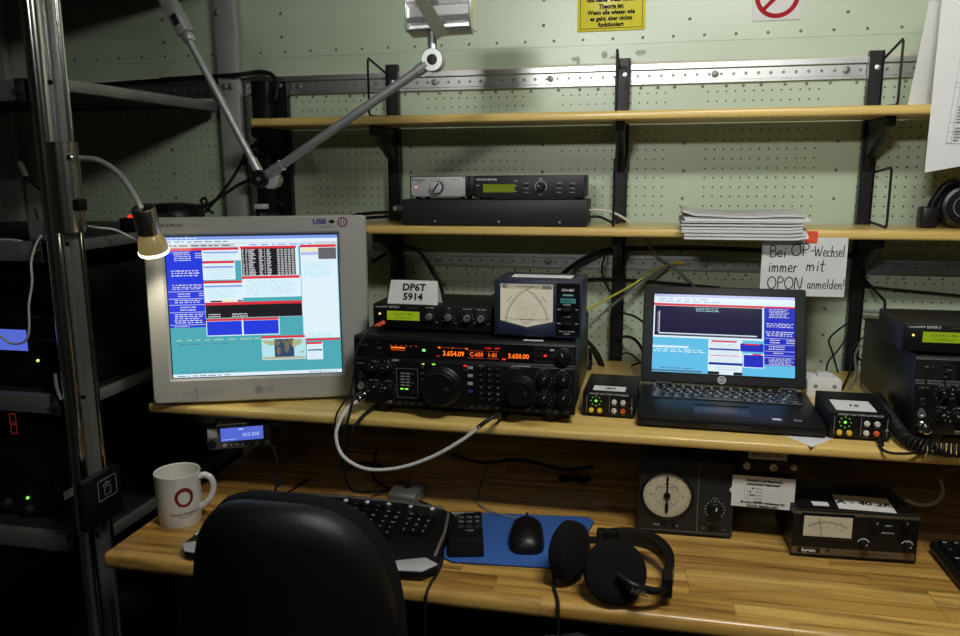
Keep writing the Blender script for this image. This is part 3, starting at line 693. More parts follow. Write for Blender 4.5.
s.p(.43, .084, .765, .290, 'white').p(.43, .082, .752, .098, 'red').p(.434, .098, .745, .286, 'black')
s.p(.432, .292, .772, .440, 'white').p(.432, .290, .765, .308, 'red')
s.p(.775, .078, .990, .740, 'white').p(.775, .078, .985, .096, 'red').p(.88, .10, .985, .180, 'dim').p(.780, .103, .878, .122, 'yellow').p(.780, .128, .878, .150, 'lilac').p(.780, .156, .878, .176, 'white')
s.p(.212, .468, .775, .580, 'grey').p(.212, .468, .772, .488, 'red').p(.214, .488, .772, .578, 'black')
s.p(.212, .584, .422, .706, 'white').p(.212, .584, .420, .600, 'red').p(.216, .602, .416, .700, 'blue').p(.422, .584, .636, .706, 'white').p(.422, .584, .632, .600, 'red').p(.426, .602, .630, .700, 'blue')
s.p(.525, .716, .785, .888, 'grey').p(.525, .716, .78, .732, 'red').p(.530, .734, .778, .878, 'cyan').p(.600, .740, .715, .878, 'sea').p(.53, .868, .778, .880, 'land2')
s.p(.790, .770, .885, .895, 'white').p(.790, .770, .88, .784, 'red').p(.796, .822, .880, .832, 'dblue').p(.785, .744, .99, .758, 'red')
s.p(.245, .456, .31, .466, 'black').p(.31, .452, .385, .464, 'yellow').p(.40, .456, .43, .466, 'black')
for v in (.385, .435, .478, .530, .618): s.p(.008, v, .213, v+.005, 'lilac')
# land on the little world map: irregular blobs
def blob(cu, cv, ru, rv, col, sd):
    rd = random.Random(sd); x0, x1, z0, z1 = s.b; s.k += 1
    pts = [(cu+ru*math.cos(a)*(.6+.6*rd.random()), cv+rv*math.sin(a)*(.6+.6*rd.random())) for a in [2*PI*i/12 for i in range(12)]]
    s.m.raw([(x0+(x1-x0)*u, -.001-.0000005*s.k, z1-(z1-z0)*v) for u, v in pts], [tuple(range(12))[::-1]], 's_'+col)
for i, (u, v, a, b_) in enumerate(((.615, .770, .020, .022), (.575, .765, .030, .020), (.545, .755, .015, .012), (.625, .825, .014, .032), (.672, .805, .018, .036), (.690, .765, .040, .020), (.735, .765, .030, .024), (.715, .790, .014, .016), (.762, .835, .012, .012), (.655, .755, .012, .010))): blob(u, v, a, b_, 'land' if .6 < u < .715 else 'land2', i)
s.words(.01, .014, .20, .028, 1, 'white', .9, seed=2).words(.01, .038, .36, .052, 1, 'ink', .9, seed=3).words(.01, .062, .38, .082, 1, 'dim', .9, seed=4).words(.47, .062, .85, .080, 1, 'bar', .95, seed=5)
s.words(.05, .112, .15, .178, 5, 'text', .8, seed=6).words(.17, .118, .21, .160, 3, 'text', .9, seed=7).words(.03, .235, .19, .285, 3, 'text', .9, seed=8).words(.03, .335, .20, .350, 1, 'yellow', .9, seed=9).words(.03, .352, .20, .375, 2, 'text', .9, seed=10)
s.words(.06, .395, .13, .428, 2, 'text', .9, seed=11).words(.18, .395, .21, .425, 2, 'text', .9, seed=12).words(.04, .442, .20, .470, 2, 'text', .9, seed=13).words(.07, .488, .17, .525, 2, 'text', .8, seed=14).words(.03, .540, .20, .612, 5, 'text', .85, seed=15).words(.03, .626, .12, .638, 1, 'text', .9, seed=16)
s.words(.23, .130, .41, .172, 3, 'cyan', .8, seed=17).words(.225, .232, .385, .300, 4, 'cyan', .8, seed=18).words(.23, .370, .42, .440, 4, 'cyan', .7, seed=19)
for i, (u0, u1) in enumerate(((.438, .452), (.458, .470), (.474, .515), (.535, .560), (.566, .572), (.580, .605))): s.words(u0, .10, u1, .284, 15, 'text', .55, h=.6, seed=30+i)
for i in range(5): s.words(.640+i*.021, .10, .655+i*.021, .284, 15, 'text', .95, h=.6, seed=40+i)
s.words(.45, .318, .74, .425, 7, 'cyan', .7, seed=20).words(.79, .195, .96, .31, 8, 'cyan', .85, seed=21).words(.225, .545, .30, .576, 2, 'text', .8, seed=22).words(.36, .545, .47, .576, 2, 'text', .8, seed=23)
s.words(.02, .722, .52, .738, 1, 'gtext', .95, seed=24).words(.04, .752, .50, .764, 1, 'ink', .6, seed=25).words(.04, .950, .36, .962, 1, 'ink', .95, seed=26).words(.02, .976, .36, .990, 1, 'ink', .8, seed=27).words(.80, .976, .98, .990, 1, 'ink', .7, seed=28).words(.80, .790, .87, .890, 6, 'cyan', .6, seed=29).words(.79, .70, .98, .735, 2, 'cyan', .6, seed=50)
s.m.obj('screen', mo, 'lit screen with blue, black and white windows on teal')

# ------------------------------------------------------------------ laptop
lp = thing('laptop', 'open black laptop with bright blue screen in the middle of the lower shelf', 'laptop', (-.0085, -.511, ZS+.018), -.9)
W, D = .309, .212
b = MB(); b.prism([(.004, 0), (W-.004, 0), (W, .006), (W, D), (0, D), (0, .006)], .004, .021, 'blackmetal', 'z', .003)
b.box(.02, .289, .118, .206, .0195, .0212, 'keyblack')
b.box(.014, .060, -.0006, .004, .008, .012, 'darkgrey'); b.box(.12, .19, -.0006, .004, .007, .014, 'darkgrey', .001); b.obj('base', lp)
t_ = MB(); t_.box(.098, .192, .030, .082, .0205, .0213, 'bluegrey', .0004); t_.obj('touchpad', lp)
t_ = MB(); t_.box(.098, .192, .085, .094, .0205, .0222, 'keyblack', .0006); t_.obj('touchpad_button', lp)
for x, m in ((.232, 'lcdblue'), (.266, 'silver')):
    t_ = MB(); t_.box(x-.010, x+.010, .018, .034, .0209, .0213, 'navy' if m == 'lcdblue' else 'blackglossy'); t_.box(x-.007, x+.007, .021, .031, .0213, .0215, m if m == 'silver' else 'printlight'); t_.obj('badge', lp)
for x in (.02, .289): 
    for y in (.02, .19): t_ = MB(); t_.cyl((x, y, 0), (x, y, .0045), .008, 'rubber', n=14); t_.obj('foot', lp)
def key(par, x, y, z, w, d, h, leg, ts, lm, rot=None, m='keyblack'):
    k = MB(); k.prism([(-w/2, -d/2), (w/2, -d/2), (w/2, d/2), (-w/2, d/2)], 0, h*.4, m, 'z')
    q = .82; k.raw([(-w/2, -d/2, h*.4), (w/2, -d/2, h*.4), (w/2, d/2, h*.4), (-w/2, d/2, h*.4), (-w/2*q, -d/2*q, h), (w/2*q, -d/2*q, h), (w/2*q, d/2*q, h), (-w/2*q, d/2*q, h)], [(0, 1, 5, 4), (1, 2, 6, 5), (2, 3, 7, 6), (3, 0, 4, 7), (4, 5, 6, 7)], m)
    if leg:
        k.X = Matrix.Translation((0, 0, h+.0003)) @ Matrix.Rotation(-PI/2, 4, 'X'); k.text(leg, -w*.08, d*.05, ts, lm, y=0, bold=.02)
    o = k.obj('key', par); o.location = (x, y, z)
    if rot: o.rotation_euler = rot
    return o
rows = [(['esc', 'F1', 'F2', 'F3', 'F4', 'F5', 'F6', 'F7', 'F8', 'F9', 'F10', 'F11', 'F12', 'ins', 'del'], [1]*15, .62),
        (list('^1234567890') + ["ss", "'", '<-'], [1]*13+[2], 1),
        (['tab'] + list('QWERTZUIOP') + ['U', '+', '#'], [1.5]+[1]*12+[1.5], 1),
        (['caps'] + list('ASDFGHJKL') + ['O', 'A', 'ret'], [1.75]+[1]*11+[2.25], 1),
        (['shift', '<'] + list('YXCVBNM,.-') + ['shift'], [1.25, 1]+[1]*10+[2.75], 1),
        (['ctrl', 'fn', 'win', 'alt', '', 'alt', 'ctrl', '<', 'v', '>'], [1.25, 1, 1, 1, 5.25, 1, 1, 1.17, 1.17, 1.16], 1)]
y = .204
for legs, ws, hh in rows:
    x = .021; dd = .0152*hh; tot = sum(ws); u = .267/tot
    for l, w_ in zip(legs, ws): key(lp, x+w_*u/2, y-dd/2, .0212, w_*u-.0022, dd-.002, .0025, l, .0058 if len(l) == 1 else .0042, 'keyprint'); x += w_*u
    y -= dd
for x, y in ((.035, .2085), (.283, .2085), (.291, .2085)):
    q = MB(); q.cyl((x, y, .0208), (x, y, .0216), .0017, 'lcdblue', n=10); q.obj('led', lp)
for x in (.03, .26): q = MB(); q.cyl((x, D-.002, .024), (x+.03, D-.002, .024), .0055, 'darkgrey', n=16); q.obj('hinge', lp)
LT = math.radians(24)
lx = Matrix.Translation((0, D-.002, .026)) @ Matrix.Rotation(-LT, 4, 'X')
l = MB(); l.X = lx; l.box(0, W, -.004, .006, 0, .197, 'darkgrey', .004)
l.box(.018, .291, -.0046, -.0038, .017, .182, 'blackmetal', .0003)
l.ring(.1545, .0095, 0, .0085, 'printgrey', -.0044, n=24); l.ring(.1545, .0095, .0062, .0074, 'printlight', -.0047, n=24); l.text('DELL', .1545, .0095, .0048, 'printlight', y=-.0048, bold=.02)
for x in (.080, .232): l.cyl((x, -.0035, .009), (x, -.0048, .009), .0022, 'rubber', n=10)
for x in (.03, .10, .21): l.cyl((x, -.0035, .189), (x, -.0048, .189), .0016, 'rubber', n=8)
l.obj('lid', lp)
s = Screen(lx @ Matrix.Translation((0, -.0048, 0)), .021, .288, .020, .179)
s.p(0, 0, 1, 1, 'sky').p(0, 0, 1, .035, 'lilac').p(0, .035, 1, .12, 'white').p(0, .12, .785, .155, 'red').p(0, .148, .785, .56, 'white').p(.01, .152, .775, .535, 'navy')
s.p(.79, .12, 1, .86, 'bluel').p(.79, .12, 1, .14, 'red').p(.40, .565, .64, 1, 'white').p(.42, .575, .60, .595, 'red').p(.405, .675, .62, .695, 'dblue').p(.405, .76, .62, .768, 'red').p(.405, .85, .64, .88, 'dblue')
s.p(.625, .60, .785, .70, 'bluel').p(.65, .60, .76, .618, 'red').p(.645, .725, .79, .90, 'white').p(.65, .74, .785, .89, 'bluel').p(.71, .725, .77, .742, 'red')
for v in (.52, .60, .68, .73, .76, .85): s.p(.792, v, .998, v+.006, 'lilac')
s.p(.04, .50, .74, .512, 'white').p(.04, .22, .045, .51, 'text').p(0, .665, .26, .69, 'white').p(0, .97, .36, .99, 'ink')
for i in range(40): s.p(.05+i*.0172, .513, .054+i*.0172, .524, 'text')
for i in range(10): s.p(.028, .24+i*.026, .038, .246+i*.026, 'text')
s.words(.30, .165, .47, .22, 3, 'cyan', .9, seed=60).words(.02, .045, .5, .11, 2, 'lilac', .5, seed=61).words(0, .70, .38, .75, 2, 'white', .9, seed=62).words(.06, .93, .30, .96, 1, 'ink', .9, seed=63)
s.words(.82, .15, .96, .27, 6, 'text', .8, seed=64).words(.80, .33, .99, .39, 3, 'text', .9, seed=65).words(.80, .43, .99, .50, 3, 'text', .9, seed=66).words(.83, .53, .90, .59, 2, 'text', .9, seed=67).words(.94, .53, 1, .59, 2, 'text', .9, seed=68).words(.82, .61, .93, .67, 2, 'text', .9, seed=69).words(.85, .69, .92, .72, 1, 'text', .9, seed=70).words(.82, .77, .99, .85, 5, 'text', .8, seed=71)
s.words(.41, .61, .61, .67, 3, 'grey', .8, seed=72).words(.41, .70, .62, .75, 3, 'grey', .8, seed=73).words(.41, .79, .62, .84, 3, 'grey', .8, seed=74).words(.45, .90, .61, .95, 2, 'grey', .8, seed=75)
s.p(.40, .965, .48, 1, 'black').p(.58, .965, .64, 1, 'black')
s.m.obj('screen', lp, 'bright screen with black graph, light blue and dark blue windows')

# ------------------------------------------------------------------ loudspeaker / headset controllers
def make_controller():
    t = thing('audio_controller', 'small black controller box with green lights, between the big radio and the laptop', 'control box', (-.106, -.468, ZS+.018), -2.5)
    W, H, D, F = .094, .043, .13, .004
    c = MB(); c.box(0, W, .003, D, F, F+H, 'blackmetal', .002); c.obj('case', t)
    f = MB(); f.box(.0005, W-.0005, 0, .0035, F+.0005, F+H-.0005, BL, .001)
    f.text('HEADSET AND COMP CONTROLLER', W/2, F+.0400, .0044, 'printlight', sx=.95); 
    for i, x in enumerate((.008, .088)): f.rect(x-.0003, F+.006, x+.0003, F+.036, 'printdim')
    f.rect(.0485, F+.006, .0490, F+.036, 'printdim')
    for x, z in ((.057, .0175), (.0725, .0175), (.057, .001), (.0725, .001)): f.rect(x-.004, F+z+.0018, x+.004, F+z+.0026, 'printdim')
    f.prism([(.085, F+.016), (.0905, F+.016), (.0878, F+.0205)], -.0012, 0, 'printdim'); f.obj('front_panel', t)
    for i in range(9):
        a = 2*PI*i/8; r = .0088 if i < 8 else 0
        q = MB(); q.lathe([(.0013 if i < 8 else .0024, 0), (.0009 if i < 8 else .0018, .0015), (0, .0018)], (.0245+r*math.cos(a), 0, F+.0265+r*math.sin(a)), (0, -1, 0), 'ledgreendim' if i < 8 else 'ledgreen', 10); q.obj('led', t)
    for x, z, m in ((.0165, .0090, 'yellow'), (.0315, .0090, 'yellow'), (.0570, .0265, 'whitebtn'), (.0725, .0265, 'whitebtn'), (.0570, .0105, 'whitebtn'), (.0725, .0105, 'redbtn')):
        q = MB(); q.lathe([(.0046, 0), (.0046, .0025), (.0036, .0042), (0, .0046)], (0, 0, 0), (0, -1, 0), m, 20); place(q, 'button', t, x, 0, F+z, {'yellow': 'yellow button', 'redbtn': 'orange-red button', 'whitebtn': 'cream button'}[m])
    for x in (.012, .082):
        for y in (.015, .115): q = MB(); q.cyl((x, y, 0), (x, y, F), .006, 'rubber', n=12); q.obj('foot', t)
    return t
def sticker(t, txt, x0, x1, y0, y1, z):
    q = MB(); q.box(x0, x1, y0, y1, z, z+.0005, 'white'); q.X = Matrix.Translation(((x0+x1)/2, (y0+y1)/2, z+.0006)) @ Matrix.Rotation(-PI/2, 4, 'X')
    q.text(txt, 0, 0, (y1-y0)*(.60 if y1-y0 < .04 else .30), 'ink', y=0, bold=.03, shear=.25); q.obj('sticker', t, 'white sticker with handwriting')
ac1 = make_controller(); sticker(ac1, '40', .017, .075, .012, .042, .047)
ac2 = copy_tree(ac1); ac2.location = (.3015, -.512, ZS+.018); ac2.rotation_euler[2] = math.radians(-1); ac2['label'] = 'small black controller box with green lights, right of the laptop'
for o in list(ac2.children):
    if o.name.startswith('sticker'): bpy.data.objects.remove(o)
sticker(ac2, '16', .012, .074, .012, .072, .047)
for o in (ac1, ac2): o['group'] = 'small black controller boxes on the lower shelf'

# ------------------------------------------------------------------ boxes on the middle shelf
q = thing('rack_case', 'flat wide black metal case on the middle shelf under two smaller boxes', 'equipment case', (-.527, -.194, Z2+.019))
c = MB(); c.box(0, .401, .002, .125, .002, .0565, 'darkgrey', .0015); c.obj('case', q)
c = MB(); c.box(.0005, .4005, 0, .0025, .0025, .056, 'darkgrey', .0008); c.obj('front_panel', q)
for x in (.075, .215, .345): c = MB(); c.lathe([(.0028, 0), (.0022, .0016), (0, .0018)], (x, 0, .010), (0, -1, 0), 'silver', 12); c.obj('screw', q)
for z, y in ((.036, .03), (.028, .05)):
    c = MB(); c.cyl((.001, y, z), (-.028, y, z), .0055, 'silver', n=14); c.cyl((-.010, y, z), (-.020, y, z), .0072, 'goldtrim', n=8); c.obj('connector', q)
zt = Z2+.019+.0565
q = thing('antenna_switch', 'silver fronted switch box with one black knob on the black case', 'switch box', (-.509, -.190, zt))
c = MB(); c.box(0, .128, .003, .10, .005, .050, 'blackmetal', .001); c.box(.125, .142, .006, .10, .006, .050, 'blackmetal', .001); c.obj('case', q)
c = MB(); c.box(.0035, .1235, 0, .004, .0065, .0485, 'frontgrey', .0008)
c.text('Array Solutions', .022, .0415, .0044, 'ink', bold=.02); c.text('SixPak', .022, .0365, .0040, 'ink'); c.text('RADIO ONE', .101, .0420, .0036, 'ink'); c.text('RADIO SELECT', .062, .0100, .0034, 'ink')
for i in range(8):
    a = math.radians(-105+i*30); c.line(.0625+.0168*math.sin(a), .0265+.0168*math.cos(a), .0625+.0200*math.sin(a), .0265+.0200*math.cos(a), .0012, 'ink')
for x in (.0065, .1205):
    for z in (.0095, .0455): c.cyl((x, .0005, z), (x, -.0008, z), .0014, 'ink', n=8)
c.obj('front_panel', q)
k = MB(); k.lathe([(.0142, 0), (.0142, .003), (.0128, .005), (.0125, .012)], (0, 0, 0), (0, -1, 0), BL, 32, False); k.lathe([(.0125, .012), (.0085, .0135), (0, .0137)], (0, 0, 0), (0, -1, 0), 'frontgrey', 32); k.box(-.0016, .0016, -.0165, -.0130, -.0110, .0110, BL, .0006); ko = place(k, 'selector_knob', q, .0625, 0, .0265); ko.rotation_euler[1] = math.radians(35)
k = MB(); k.cyl((.0145, 0, .0265), (.0145, -.0018, .0265), .0020, 'ledpink', n=12); k.obj('led', q)
for x in (.015, .113):
    for y in (.015, .09): k = MB(); k.cyl((x, y, 0), (x, y, .005), .006, 'rubber', n=12); k.obj('foot', q)
q = thing('station_controller', 'black controller with green display, right half on the flat black case', 'control box', (-.3665, -.191, zt))
c = MB(); c.box(0, .235, .003, .105, .004, .0500, 'darkgrey', .002); c.obj('case', q)
c = MB(); c.box(.001, .234, 0, .004, .005, .049, 'darkgrey', .001)
c.text('STATION MASTER', .0055, .0420, .0056, 'printlight', align='LEFT', bold=.02); c.rect(.205, .0420, .225, .0428, 'logored'); c.text('EDIT', .144, .0430, .0040, 'printlight'); c.text('0-100', .144, .0105, .0034, 'printlight')
for x in (.090,): 
    for z, s_ in ((.039, 'OVR'), (.0285, 'STB'), (.018, 'TX')): c.text(s_, x, z, .0038, 'printlight')
c.rect(.006, .0295, .013, .0305, 'printlight')
for x in (.113, .183, .210):
    for z in (.034, .0235, .015): c.rect(x-.0055, z, x+.0055, z+.0012, 'printdim')
c.ring(.144, .0270, .0115, .0122, 'printlight', a0=math.radians(-40), a1=math.radians(220)); c.obj('front_panel', q)
c = MB(); c.rect(.0205, .0155, .0880, .0325, 'lcdgreendim', -.0004); c.obj('lcd', q, 'dull green display window')
place(knob_mb(.0072, .012, BL, 'printlight', -.9, .0085), 'knob', q, .144, 0, .0270)
for x in (.113, .183, .210):
    for z in (.0300, .0195): c = MB(); c.box(x-.005, x+.005, -.0018, .001, z-.0022, z+.0022, 'keyblack', .0006); c.obj('button', q)
for x in (.015, .220):
    for y in (.015, .09): k = MB(); k.cyl((x, y, 0), (x, y, .004), .006, 'rubber', n=12); k.obj('foot', q)

# ------------------------------------------------------------------ papers
def sheetstack(n=9):
    rd = random.Random(5); z = Z2+.0192; out = []
    for i in range(n):
        h = rd.uniform(.0016, .0042); w0 = .230+rd.uniform(-.006, .003); d0 = .162+rd.uniform(-.004, .004)
        x0 = .066+rd.uniform(-.004, .004); y0 = -.245+rd.uniform(-.005, .004)
        P = MB(); N = 9; vs = []; fs = []
        top = i == n-1
        for a in range(N+1):
            for b_ in range(5):
                u, v = a/N, b_/4
                lift = .0018*math.sin(u*7+i)*(1-v)*.4
                edge = -(.018-.0028*i if i < 6 else .003)*max(0, (.26-v)/.26)**1.4*(1 if u < .9 else .8)   # the overhanging front sags
                if top: edge += .012*max(0, u-.72)*0+.010*(max(0, .12-u)/.12)
                vs.append((x0+w0*u, y0+d0*v, z+lift*0+max(edge, -.02)+(.0016*math.sin(u*9) if top else 0)))
        NV = len(vs); vs2 = vs+[(p[0], p[1], p[2]+h) for p in vs]
        def I(a, b_): return a*5+b_
        for a in range(N):
            for b_ in range(4): fs += [(I(a, b_), I(a, b_+1), I(a+1, b_+1), I(a+1, b_)), (NV+I(a, b_), NV+I(a+1, b_), NV+I(a+1, b_+1), NV+I(a, b_+1))]
        for a in range(N): fs += [(I(a, 0), I(a+1, 0), NV+I(a+1, 0), NV+I(a, 0)), (I(a, 4), NV+I(a, 4), NV+I(a+1, 4), I(a+1, 4))]
        for b_ in range(4): fs += [(I(0, b_), NV+I(0, b_), NV+I(0, b_+1), I(0, b_+1)), (I(N, b_), I(N, b_+1), NV+I(N, b_+1), NV+I(N, b_))]
        P.raw(vs2, fs, 'paperold' if i % 3 else 'white')
        if top:
            P.X = Matrix.Translation((.066+.115, -.165, z+h+.0026)) @ Matrix.Rotation(-PI/2, 4, 'X'); P.text('LOG  80m / 40m / 20m', 0, .012, .013, 'printdim', y=0); P.rect(-.06, -.008, .06, -.002, 'printgrey', 0)
        out.append(P); z += h+.0002
    return out
for i, P in enumerate(sheetstack()):
    tag(P.obj('paper_pad'), 'white paper in the loose pile on the middle shelf above the laptop', 'paper', 'pile of papers on the middle shelf')
# handwritten note hanging over the shelf edge
n_ = thing('handwritten_sign', 'white squared paper sign handwritten in black on the middle shelf edge', 'sign', (.2225, -.2025, 1.136), 0)
n_.scale = (1, 1, .94)
c = MB(); c.box(0, .158, 0, .0008, .004, .128, 'white')
for i in range(26): c.rect(.006*i+.002, .004, .006*i+.0023, .128, 's_dimline' if False else 'paperold', -.0002)
for i in range(20): c.rect(0, .006*i+.006, .158, .006*i+.0063, 'paperold', -.0002)
GL = {  # strokes of a felt pen, on a 1 x 1 cell
 'B': (.62, [[(.1, 0), (.12, 1), (.42, .95), (.5, .76), (.38, .57), (.14, .53)], [(.14, .53), (.48, .46), (.56, .22), (.4, .03), (.1, 0)]]),
 'O': (.86, [[(.45, 1), (.16, .85), (.06, .5), (.18, .12), (.45, 0), (.72, .16), (.8, .55), (.66, .92), (.42, 1.02), (.34, .95)]]),
 'P': (.66, [[(.12, 0), (.14, 1), (.44, .97), (.58, .78), (.46, .56), (.14, .48)]]),
 'N': (.82, [[(.08, 0), (.16, .98), (.58, .02), (.74, 1.02)]]),
 'W': (1.0, [[(.04, .95), (.18, .02), (.42, .72), (.60, .02), (.90, 1.0)]]),
 '-': (.42, [[(.06, .42), (.34, .44)]]),
 'e': (.48, [[(.08, .28), (.38, .34), (.34, .55), (.18, .56), (.07, .34), (.14, .04), (.40, .08)]]),
 'i': (.32, [[(.14, 0), (.18, .52)], [(.20, .74), (.22, .79)]]),
 'c': (.44, [[(.36, .48), (.2, .55), (.07, .32), (.14, .03), (.38, .08)]]),
 'h': (.50, [[(.08, 0), (.14, 1.0)], [(.10, .34), (.28, .55), (.36, .40), (.36, 0)]]),
 's': (.42, [[(.34, .5), (.16, .54), (.12, .36), (.32, .2), (.24, .02), (.06, .05)]]),
 'l': (.28, [[(.10, 0), (.18, 1.05)]]),
 'm': (.74, [[(.06, 0), (.10, .52)], [(.09, .36), (.24, .54), (.30, .38), (.30, 0)], [(.31, .36), (.50, .54), (.57, .36), (.57, 0)]]),
 'n': (.50, [[(.06, 0), (.10, .52)], [(.09, .36), (.28, .54), (.36, .36), (.36, 0)]]),
 'r': (.40, [[(.08, 0), (.12, .52)], [(.11, .34), (.24, .52), (.36, .50)]]),
 't': (.44, [[(.22, .98), (.16, .06), (.28, 0)], [(.04, .58), (.38, .64)]]),
 'a': (.50, [[(.36, .48), (.18, .54), (.06, .26), (.16, .02), (.34, .2), (.38, .5)], [(.38, .5), (.36, .06), (.44, .02)]]),
 'd': (.52, [[(.34, .44), (.16, .52), (.06, .24), (.16, .01), (.34, .18)], [(.42, 1.02), (.36, 0)]]),
 '!': (.30, [[(.16, 1.05), (.10, .30)], [(.08, .05), (.09, 0)]])}
def pen(m, txt, x, z, h, sx, wd=.0014, y=-.0004):
    for ch in txt:
        if ch == ' ': x += .35*h*sx; continue
        w_, st = GL[ch]
        for S in st:
            P = [Vector((x+p[0]*h*sx, z+p[1]*h)) for p in S]
            if len(P) > 2:
                E = [2*P[0]-P[1]]+P+[2*P[-1]-P[-2]]; Q = []
                for i in range(1, len(E)-2):
                    a, b, c_, d = E[i-1:i+3]
                    for k in range(4): t = k/4; Q.append(.5*((2*b)+(c_-a)*t+(2*a-5*b+4*c_-d)*t*t+(3*b-a-3*c_+d)*t**3))
                P = Q+[P[-1]]
            for a, b in zip(P, P[1:]): m.line(a.x, a.y, b.x, b.y, wd, 'ink', y)
            for a in P: m.ring(a.x, a.y, 0, wd/2, 'ink', y, n=6)
        x += w_*h*sx
pen(c, 'Bei', .014, .0860, .0235, .98, .0021); pen(c, 'OP-', .054, .0895, .0245, .95, .0021); pen(c, 'Wechsel', .098, .0885, .0220, .70, .0018)
pen(c, 'immer', .013, .0545, .0240, .86, .0021); pen(c, 'mit', .084, .0580, .0230, 1.05, .0021)
pen(c, 'OPON', .013, .0190, .0245, .86, .0021); pen(c, 'anmelden!', .088, .0205, .0200, .82, .0017)
c.line(.013, .0120, .074, .0135, .0012, 'ink', -.0004); c.obj('sheet', n_)
c = MB(); c.box(.301, .324, -.2045, -.2015, Z2-.006, Z2+.0165, 'redorange'); tag(c.obj('sticky_note'), 'small orange-red sticky note on the edge of the middle shelf', 'sticky note')
# yellow notice and prohibition sign on the wall
y_ = thing('yellow_notice', 'yellow laminated notice with black German text at the top of the wall', 'sign', (-.170, -.0035, 1.690))
c = MB(); c.box(0, .148, 0, .0012, 0, .21, 'yellowsign', .0004)
for r_ in ((.006, .005, .142, .0062), (.006, .005, .0072, .205), (.1408, .005, .142, .205)): c.rect(*r_, 'ink', -.0003)
for i, (tx, sz) in enumerate((('funktioniert', .0125), ('es geht, aber nichts', .0125), ('Wenn alle wissen wie', .0125), ('Theorie ist:', .0125), ('und keiner weiss warum', .0115))):
    c.text(tx, .074, .0130+i*.0127+(.001 if i > 3 else 0), sz*1.0, 'ink', y=-.0004, bold=.05, sx=.93)
c.rect(.046, .0455, .102, .0462, 'ink', -.0004); c.obj('laminated_card', y_)
y_ = thing('prohibition_sign', 'white square sign with red prohibition ring at the top right of the wall', 'sign', (.200, -.003, 1.697))
c = MB(); c.box(0, .098, 0, .0012, 0, .098, 'white', .0003)
c.ring(.049, .049, .0355, .0450, 'signred', -.0004, n=48); c.line(.049-.026, .049-.026, .049+.026, .049+.026, .0085, 'signred', -.0004)
c.rect(.030, .046, .060, .053, 'ink', -.0003); c.obj('sign_plate', y_)
# printed table hanging at the right
y_ = thing('printed_table', 'large sheet with a printed table hanging at the right edge', 'paper', (.5035, -.2012, 1.380), 0)
c = MB(); vs = []; fs = []
Wd, Hh, N = .175, .36, 8
for a in range(N+1):
    for b_ in range(N+1):
        u, v = a/N, b_/N; vs.append((Wd*u, -.004*math.sin(u*PI)*1.0, Hh*v+.034*u*(1-v)))
n0 = len(vs); vs += [(p[0], p[1]+.0007, p[2]) for p in vs]
for a in range(N):
    for b_ in range(N): i = a*(N+1)+b_; j = i+N+1; fs += [(i, j, j+1, i+1), (n0+i, n0+i+1, n0+j+1, n0+j)]
for a in range(N): fs += [(a*(N+1), n0+a*(N+1), n0+(a+1)*(N+1), (a+1)*(N+1)), (a*(N+1)+N, (a+1)*(N+1)+N, n0+(a+1)*(N+1)+N, n0+a*(N+1)+N), (a, a+1, n0+a+1, n0+a), (N*(N+1)+a, n0+N*(N+1)+a, n0+N*(N+1)+a+1, N*(N+1)+a+1)]
c.raw(vs, fs, 'white')
c.X = Matrix.Rotation(math.radians(3.5), 4, 'Y')
rd = random.Random(3)
c.text('DARC', .034, .302, .018, 'navy', y=-.0052, bold=.03, align='LEFT')
for i, zz in enumerate((.055, .075, .092, .155, .162, .240, .247, .285)): c.rect(.026, zz, .16, zz+.0007, 'printgrey', -.0050)
for x in (.026, .034, .052, .070, .088, .106, .124, .142): c.rect(x, .055, x+.0006, .285, 'printgrey', -.0050)
c.rect(.0265, .056, .034, .285, 'printlight', -.0047)
for r_ in range(41):
    for k in range(6):
        if rd.random() < .85: c.rect(.037+k*.018, .060+r_*.0054, .037+k*.018+rd.uniform(.006, .012), .0622+r_*.0054, 'printgrey', -.0052)
c.obj('sheet', y_)
c = MB(); vs = []; fs = []
for a in range(13):
    u = a/12
    for v in (0, 1): vs.append((.470+.075*u+.020*v, -.165+.05*u*u-.022*v*0-.014*(1-u)**2, 1.5055+.185*v))
for a in range(12): fs.append((2*a, 2*a+2, 2*a+3, 2*a+1))
n0 = len(vs); vs += [(p[0], p[1]+.0006, p[2]) for p in vs]; fs += [tuple(n0+i for i in f[::-1]) for f in fs]
for a in range(12): fs += [(2*a, n0+2*a, n0+2*a+2, 2*a+2), (2*a+1, 2*a+3, n0+2*a+3, n0+2*a+1)]
fs += [(0, 1, n0+1, n0), (24, n0+24, n0+25, 25)]
c.raw(vs, fs, 'white'); tag(c.obj('curled_sheet'), 'curled white sheet standing on the top shelf behind the printed table', 'paper')
c = MB(); zp = ZS+.0181
P = [(0.223,-0.494,0.951), (0.268,-0.559,0.950), (0.310,-0.509,0.950), (0.267,-0.464,0.951)]
c.prism([(p[0], p[1]) for p in P], zp, zp+.0008, 'white', 'z'); tag(c.obj('paper_slip'), 'small white paper slip half under the right corner of the laptop', 'paper')

# white plug adapter behind the laptop
q = thing('plug_adapter', 'white plastic adapter box behind the right side of the laptop', 'adapter', (.314, -.262, ZS+.018), 4)
c = MB(); c.prism([(0, 0), (.064, 0), (.064, .034), (.056, .040), (.008, .040), (0, .034)], 0, .045, 'white', 'y', .002); c.obj('body', q)
for x in (.015, .050): c = MB(); c.cyl((x, .0005, .022), (x, -.001, .022), .004, 'printgrey', n=14); c.obj('socket', q)
c = MB(); c.box(.020, .044, .01, .03, .040, .046, 'paperold', .001); c.obj('strain_relief', q)

